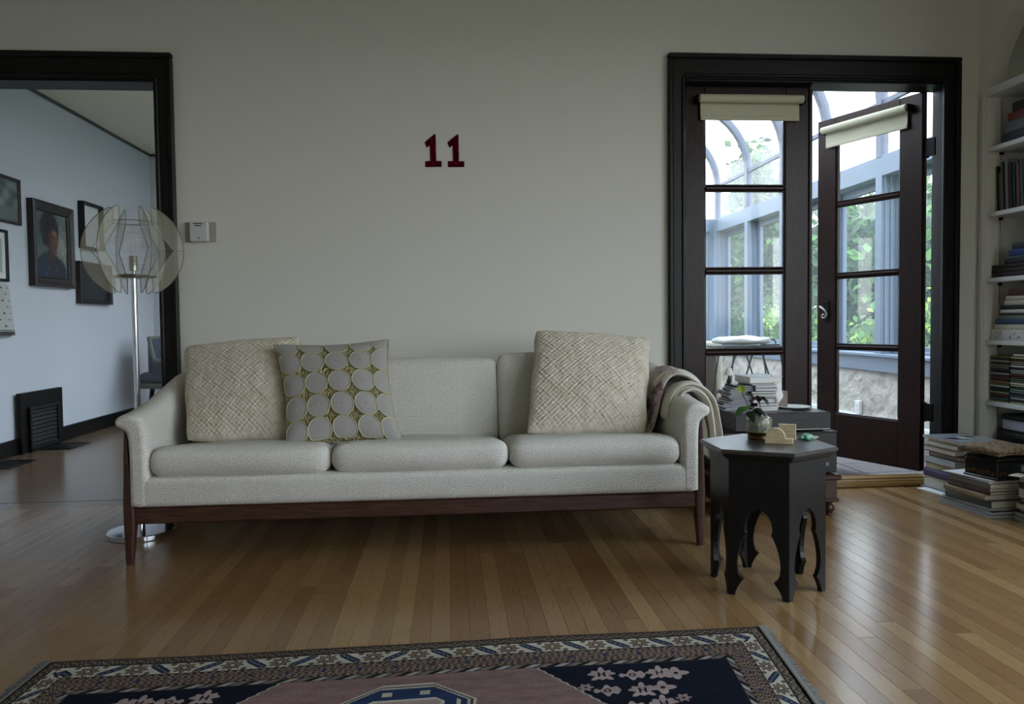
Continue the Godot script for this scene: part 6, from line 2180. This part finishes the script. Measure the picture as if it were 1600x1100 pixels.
func rug() -> void:
	var Wd := 1.928
	var Hg := 1.30
	var nx := 1536
	var ny := 1036
	var navy := Color(0.095, 0.108, 0.155)
	var ivory := Color(0.70, 0.68, 0.63)
	var brown := Color(0.27, 0.235, 0.21)
	var tan := Color(0.47, 0.40, 0.35)
	var pink := Color(0.53, 0.435, 0.425)
	var blue := Color(0.17, 0.22, 0.34)
	var data := PackedByteArray()
	data.resize(nx * ny * 3)
	var fn := FastNoiseLite.new()
	fn.frequency = 0.05
	fn.fractal_octaves = 2
	var r := RandomNumberGenerator.new()
	r.seed = 77
	# spandrel flowers, mirrored into all four corners: [u from the end, v from the edge, kind]
	var fl := []
	for q in [[0.49, 0.262, 0], [0.41, 0.272, 1], [0.345, 0.268, 0], [0.305, 0.275, 2], [0.48, 0.345, 1], [0.40, 0.352, 0], [0.350, 0.345, 2], [0.535, 0.325, 3], [0.43, 0.43, 1], [0.36, 0.42, 0], [0.31, 0.40, 3], [0.38, 0.50, 1], [0.32, 0.49, 0], [0.30, 0.57, 2]]:
		fl.append(q)
	for iy in ny:
		var v := Hg * (iy + 0.5) / ny
		var ve := minf(v, Hg - v)
		for ix in nx:
			var u := Wd * (ix + 0.5) / nx
			var ue := minf(u, Wd - u) - 0.012
			# band coordinate: long-side bands are wider than the end bands
			var a := ve
			var bq := ue * 1.35 + 0.01
			var d := minf(a, bq)
			var along := u if a < bq else v * 1.0
			var c: Color
			if d < 0.016:
				c = brown.lerp(tan, 0.35 if int(along / 0.008) % 2 == 0 else 0.0)
			elif d < 0.055:
				var w := sin(along * 420.0) * sin((d - 0.016) * 260.0 + 2.0 * sin(along * 150.0))
				c = brown if w < 0.15 else (tan if w < 0.7 else ivory.darkened(0.2))
				if absf(d - 0.018) < 0.0025 or absf(d - 0.053) < 0.002:
					c = navy.lerp(brown, 0.4)
			elif d < 0.120:
				c = ivory
				var m := fposmod(along - 0.085, 0.118)
				var p := Vector2(m - 0.059, d - 0.0875)
				var k := int((along - 0.085) / 0.118)
				# diagonal blue bar at the cell's edge
				var qx := m if m < 0.059 else m - 0.118
				var sgn := 1.0 if (k + (1 if m > 0.059 else 0)) % 2 == 0 or along > 1.0 else -1.0
				var e := Vector2(qx, d - 0.0875).rotated(-0.75 * sgn)
				if absf(e.x) < 0.030 and absf(e.y) < 0.0105:
					c = blue if absf(e.x) < 0.026 and absf(e.y) < 0.0075 else navy
					if absf(e.y) < 0.0025 and absf(fposmod(e.x, 0.016) - 0.008) < 0.005:
						c = ivory.darkened(0.35)
				else:
					var s := star8(p, 0.030)
					if s < 0.0:
						c = tan if s < -0.004 else brown
						if p.length() < 0.010:
							c = brown if p.length() > 0.006 else ivory
					else:
						var s2 := star8(Vector2(absf(p.x) - 0.034, absf(p.y) - 0.022), 0.009)
						if s2 < 0.0:
							c = tan.darkened(0.25)
				if d < 0.0585 or d > 0.1165:
					c = navy.lerp(brown, 0.5)
			elif d < 0.186:
				var w2 := sin(along * 390.0 + 2.5 * sin(d * 330.0)) * cos((d - 0.153) * 240.0 + sin(along * 95.0))
				c = brown if w2 < 0.05 else (tan if w2 < 0.5 else pink.lightened(0.1))
				if sin(along * 70.0) > 0.93 and absf(d - 0.153) < 0.008:
					c = blue
				if absf(d - 0.124) < 0.003 or absf(d - 0.182) < 0.003:
					c = navy.lerp(brown, 0.4) if int(along / 0.01) % 2 else tan
			elif d < 0.210:
				var t := fposmod(along + (d - 0.186) * 1.4, 0.075)
				c = ivory.darkened(0.15) if t < 0.022 else (blue if t < 0.032 else (tan if t < 0.055 else navy))
				if d < 0.189 or d > 0.207:
					c = brown
			else:
				# field: pink hexagon, navy spandrels with flowers, navy medallion
				var um := absf(u - Wd / 2)
				var vm := absf(v - Hg / 2)
				var step := 0.010 * (absf(fposmod((vm) / 0.022, 1.0) - 0.5))
				var lim := 0.31 + (Hg / 2 - 0.212 - vm) * 0.78
				if um < lim + step:
					c = pink.lerp(Color(0.46, 0.36, 0.355), 0.5 + 0.5 * fn.get_noise_2d(u * 300.0, v * 900.0))
					var oct := maxf(maxf(um * 1.0, (vm - 0.155)), (um * 0.62 + (vm - 0.155) * 0.80))
					oct = maxf(um - 0.17 + maxf(0.0, (vm - 0.30) * 1.15), vm - 0.395)
					if oct < 0.0:
						c = navy
						if oct > -0.008:
							c = ivory
						elif oct > -0.014:
							c = brown
						elif oct > -0.022:
							c = ivory.darkened(0.1)
						elif oct > -0.075:
							c = blue
							if absf(fposmod(um, 0.09) - 0.045) < 0.012 and absf(oct + 0.047) < 0.010:
								c = ivory
						elif oct > -0.084:
							c = ivory
						else:
							c = pink.lerp(ivory, 0.35)
							var s3 := star8(Vector2(um, vm - 0.18), 0.05)
							if s3 < 0.0:
								c = navy
				elif um < lim + step + 0.006:
					c = ivory.darkened(0.1)
				else:
					c = navy
					var fu := Wd / 2 - um
					for q in fl:
						var p := Vector2(fu - q[0], ve - q[1])
						if absf(p.x) > 0.04 or absf(p.y) > 0.04:
							continue
						var ok := false
						var dark := false
						if q[2] == 0:
							ok = star8(p, 0.036) + 0.006 * sin(p.angle() * 5) < 0.0
							dark = absf(absf(p.x) - 0.007) < 0.0022 and absf(p.y) < 0.012 or absf(p.y) < 0.002 and absf(p.x) < 0.008
						elif q[2] == 1:
							ok = absf(p.x) / 0.038 + absf(p.y) / 0.026 < 1.0 + 0.25 * sin(p.x * 240.0)
							dark = (p - Vector2(0.004, 0)).length() < 0.009 and (p - Vector2(0.004, 0)).length() > 0.005
						elif q[2] == 2:
							ok = p.length() < 0.026 * (1.0 + 0.3 * cos(p.angle() * 4.0))
							dark = p.length() < 0.006
						else:
							ok = p.length() < 0.016 * (1.0 + 0.25 * cos(p.angle() * 6.0))
							dark = p.length() < 0.004
						if ok:
							c = navy if dark else (pink.lightened(0.22) if q[2] != 3 else pink.lightened(0.1))
			# knots: every row of pile differs a little
			var kk := 0.86 + 0.22 * r.randf() + 0.10 * fn.get_noise_2d(u * 30.0, v * 420.0)
			var o := (iy * nx + ix) * 3
			data[o] = clampi(int(c.r * kk * 255.0), 0, 255)
			data[o + 1] = clampi(int(c.g * kk * 255.0), 0, 255)
			data[o + 2] = clampi(int(c.b * kk * 255.0), 0, 255)
	var im := Image.create_from_data(nx, ny, false, Image.FORMAT_RGB8, data)
	var m := img_mat("rug_pile", im, 1.0)
	m.metallic_specular = 0.15
	var tl := V(-1.055, 0, 1.807)
	var tr := V(0.873, 0, 1.777)
	var br := tr + V(-0.112, 0, 0.995) * (Hg / 1.0)
	var bl := tl + V(-0.030, 0, 1.0) * Hg
	var o := thing("rug", "worn oriental rug with a navy and pink field and patterned borders", "rug", (tl + tr + br + bl) / 4.0)
	var rows := []
	var n := 60
	for i in n + 1:
		var row := PackedVector3Array()
		for j in n + 1:
			var s := j / float(n)
			var t := i / float(n)
			var p := tl.lerp(tr, s).lerp(bl.lerp(br, s), t)
			var e := minf(minf(s, 1 - s), minf(t, 1 - t))
			p.y = 0.0012 + 0.0068 * minf(1.0, e * 40.0) + 0.0008 * sin(s * 21.0 + t * 6.0)
			p.z += 0.006 * sin(s * 7.0) * (1 - t)
			p.x += 0.006 * sin(t * 9.0) * (s - 0.5)
			row.append(p)
		rows.append(row)
	var b := MB.new()
	b.grid(rows)
	var under := []
	for row in rows:
		var q := PackedVector3Array()
		for p in row:
			q.append(V(p.x, 0.0006, p.z))
		under.append(q)
	b.grid(under)
	part(o, "pile", b, m, true)
	# woven ends and knotted fringes on the two short sides
	var fm := mt("fringe_cotton", Color(0.47, 0.465, 0.45), 0.95, 0.1)
	for side in 2:
		var fb := MB.new()
		for i in 300:
			var t := (i + 0.5) / 300.0
			var e: Vector3 = tl.lerp(bl, t) if side == 0 else tr.lerp(br, t)
			e.z += 0.006 * sin((0.0 if side == 0 else 1.0) * 7.0) * (1 - t)
			var ox := -1.0 if side == 0 else 1.0
			var ln := 0.009 + 0.010 * r.randf()
			var dz := r.randf_range(-0.006, 0.006)
			fb.tube([e + V(-ox * 0.004, 0.004, 0), e + V(ox * ln * 0.5, 0.0035, dz * 0.5), e + V(ox * ln, 0.002, dz)], 0.0016, 4)
		var f := part(o, "fringe", fb, fm, true)
		f.set_meta("kind", "stuff")
		var kb := MB.new()
		var k0: Vector3 = tl if side == 0 else tr
		var k1: Vector3 = bl if side == 0 else br
		var kr := []
		for i in 61:
			var t := i / 60.0
			var e := k0.lerp(k1, t)
			e.z += 0.006 * sin((0.0 if side == 0 else 1.0) * 7.0) * (1 - t)
			var ox := 1.0 if side == 0 else -1.0
			kr.append(PackedVector3Array([e + V(-ox * 0.004, 0.0015, 0), e + V(ox * 0.002, 0.0052, 0), e + V(ox * 0.010, 0.0088, 0), e + V(ox * 0.014, 0.007, 0)]))
		kb.grid(kr)
		part(o, "woven_end", kb, fm, true)
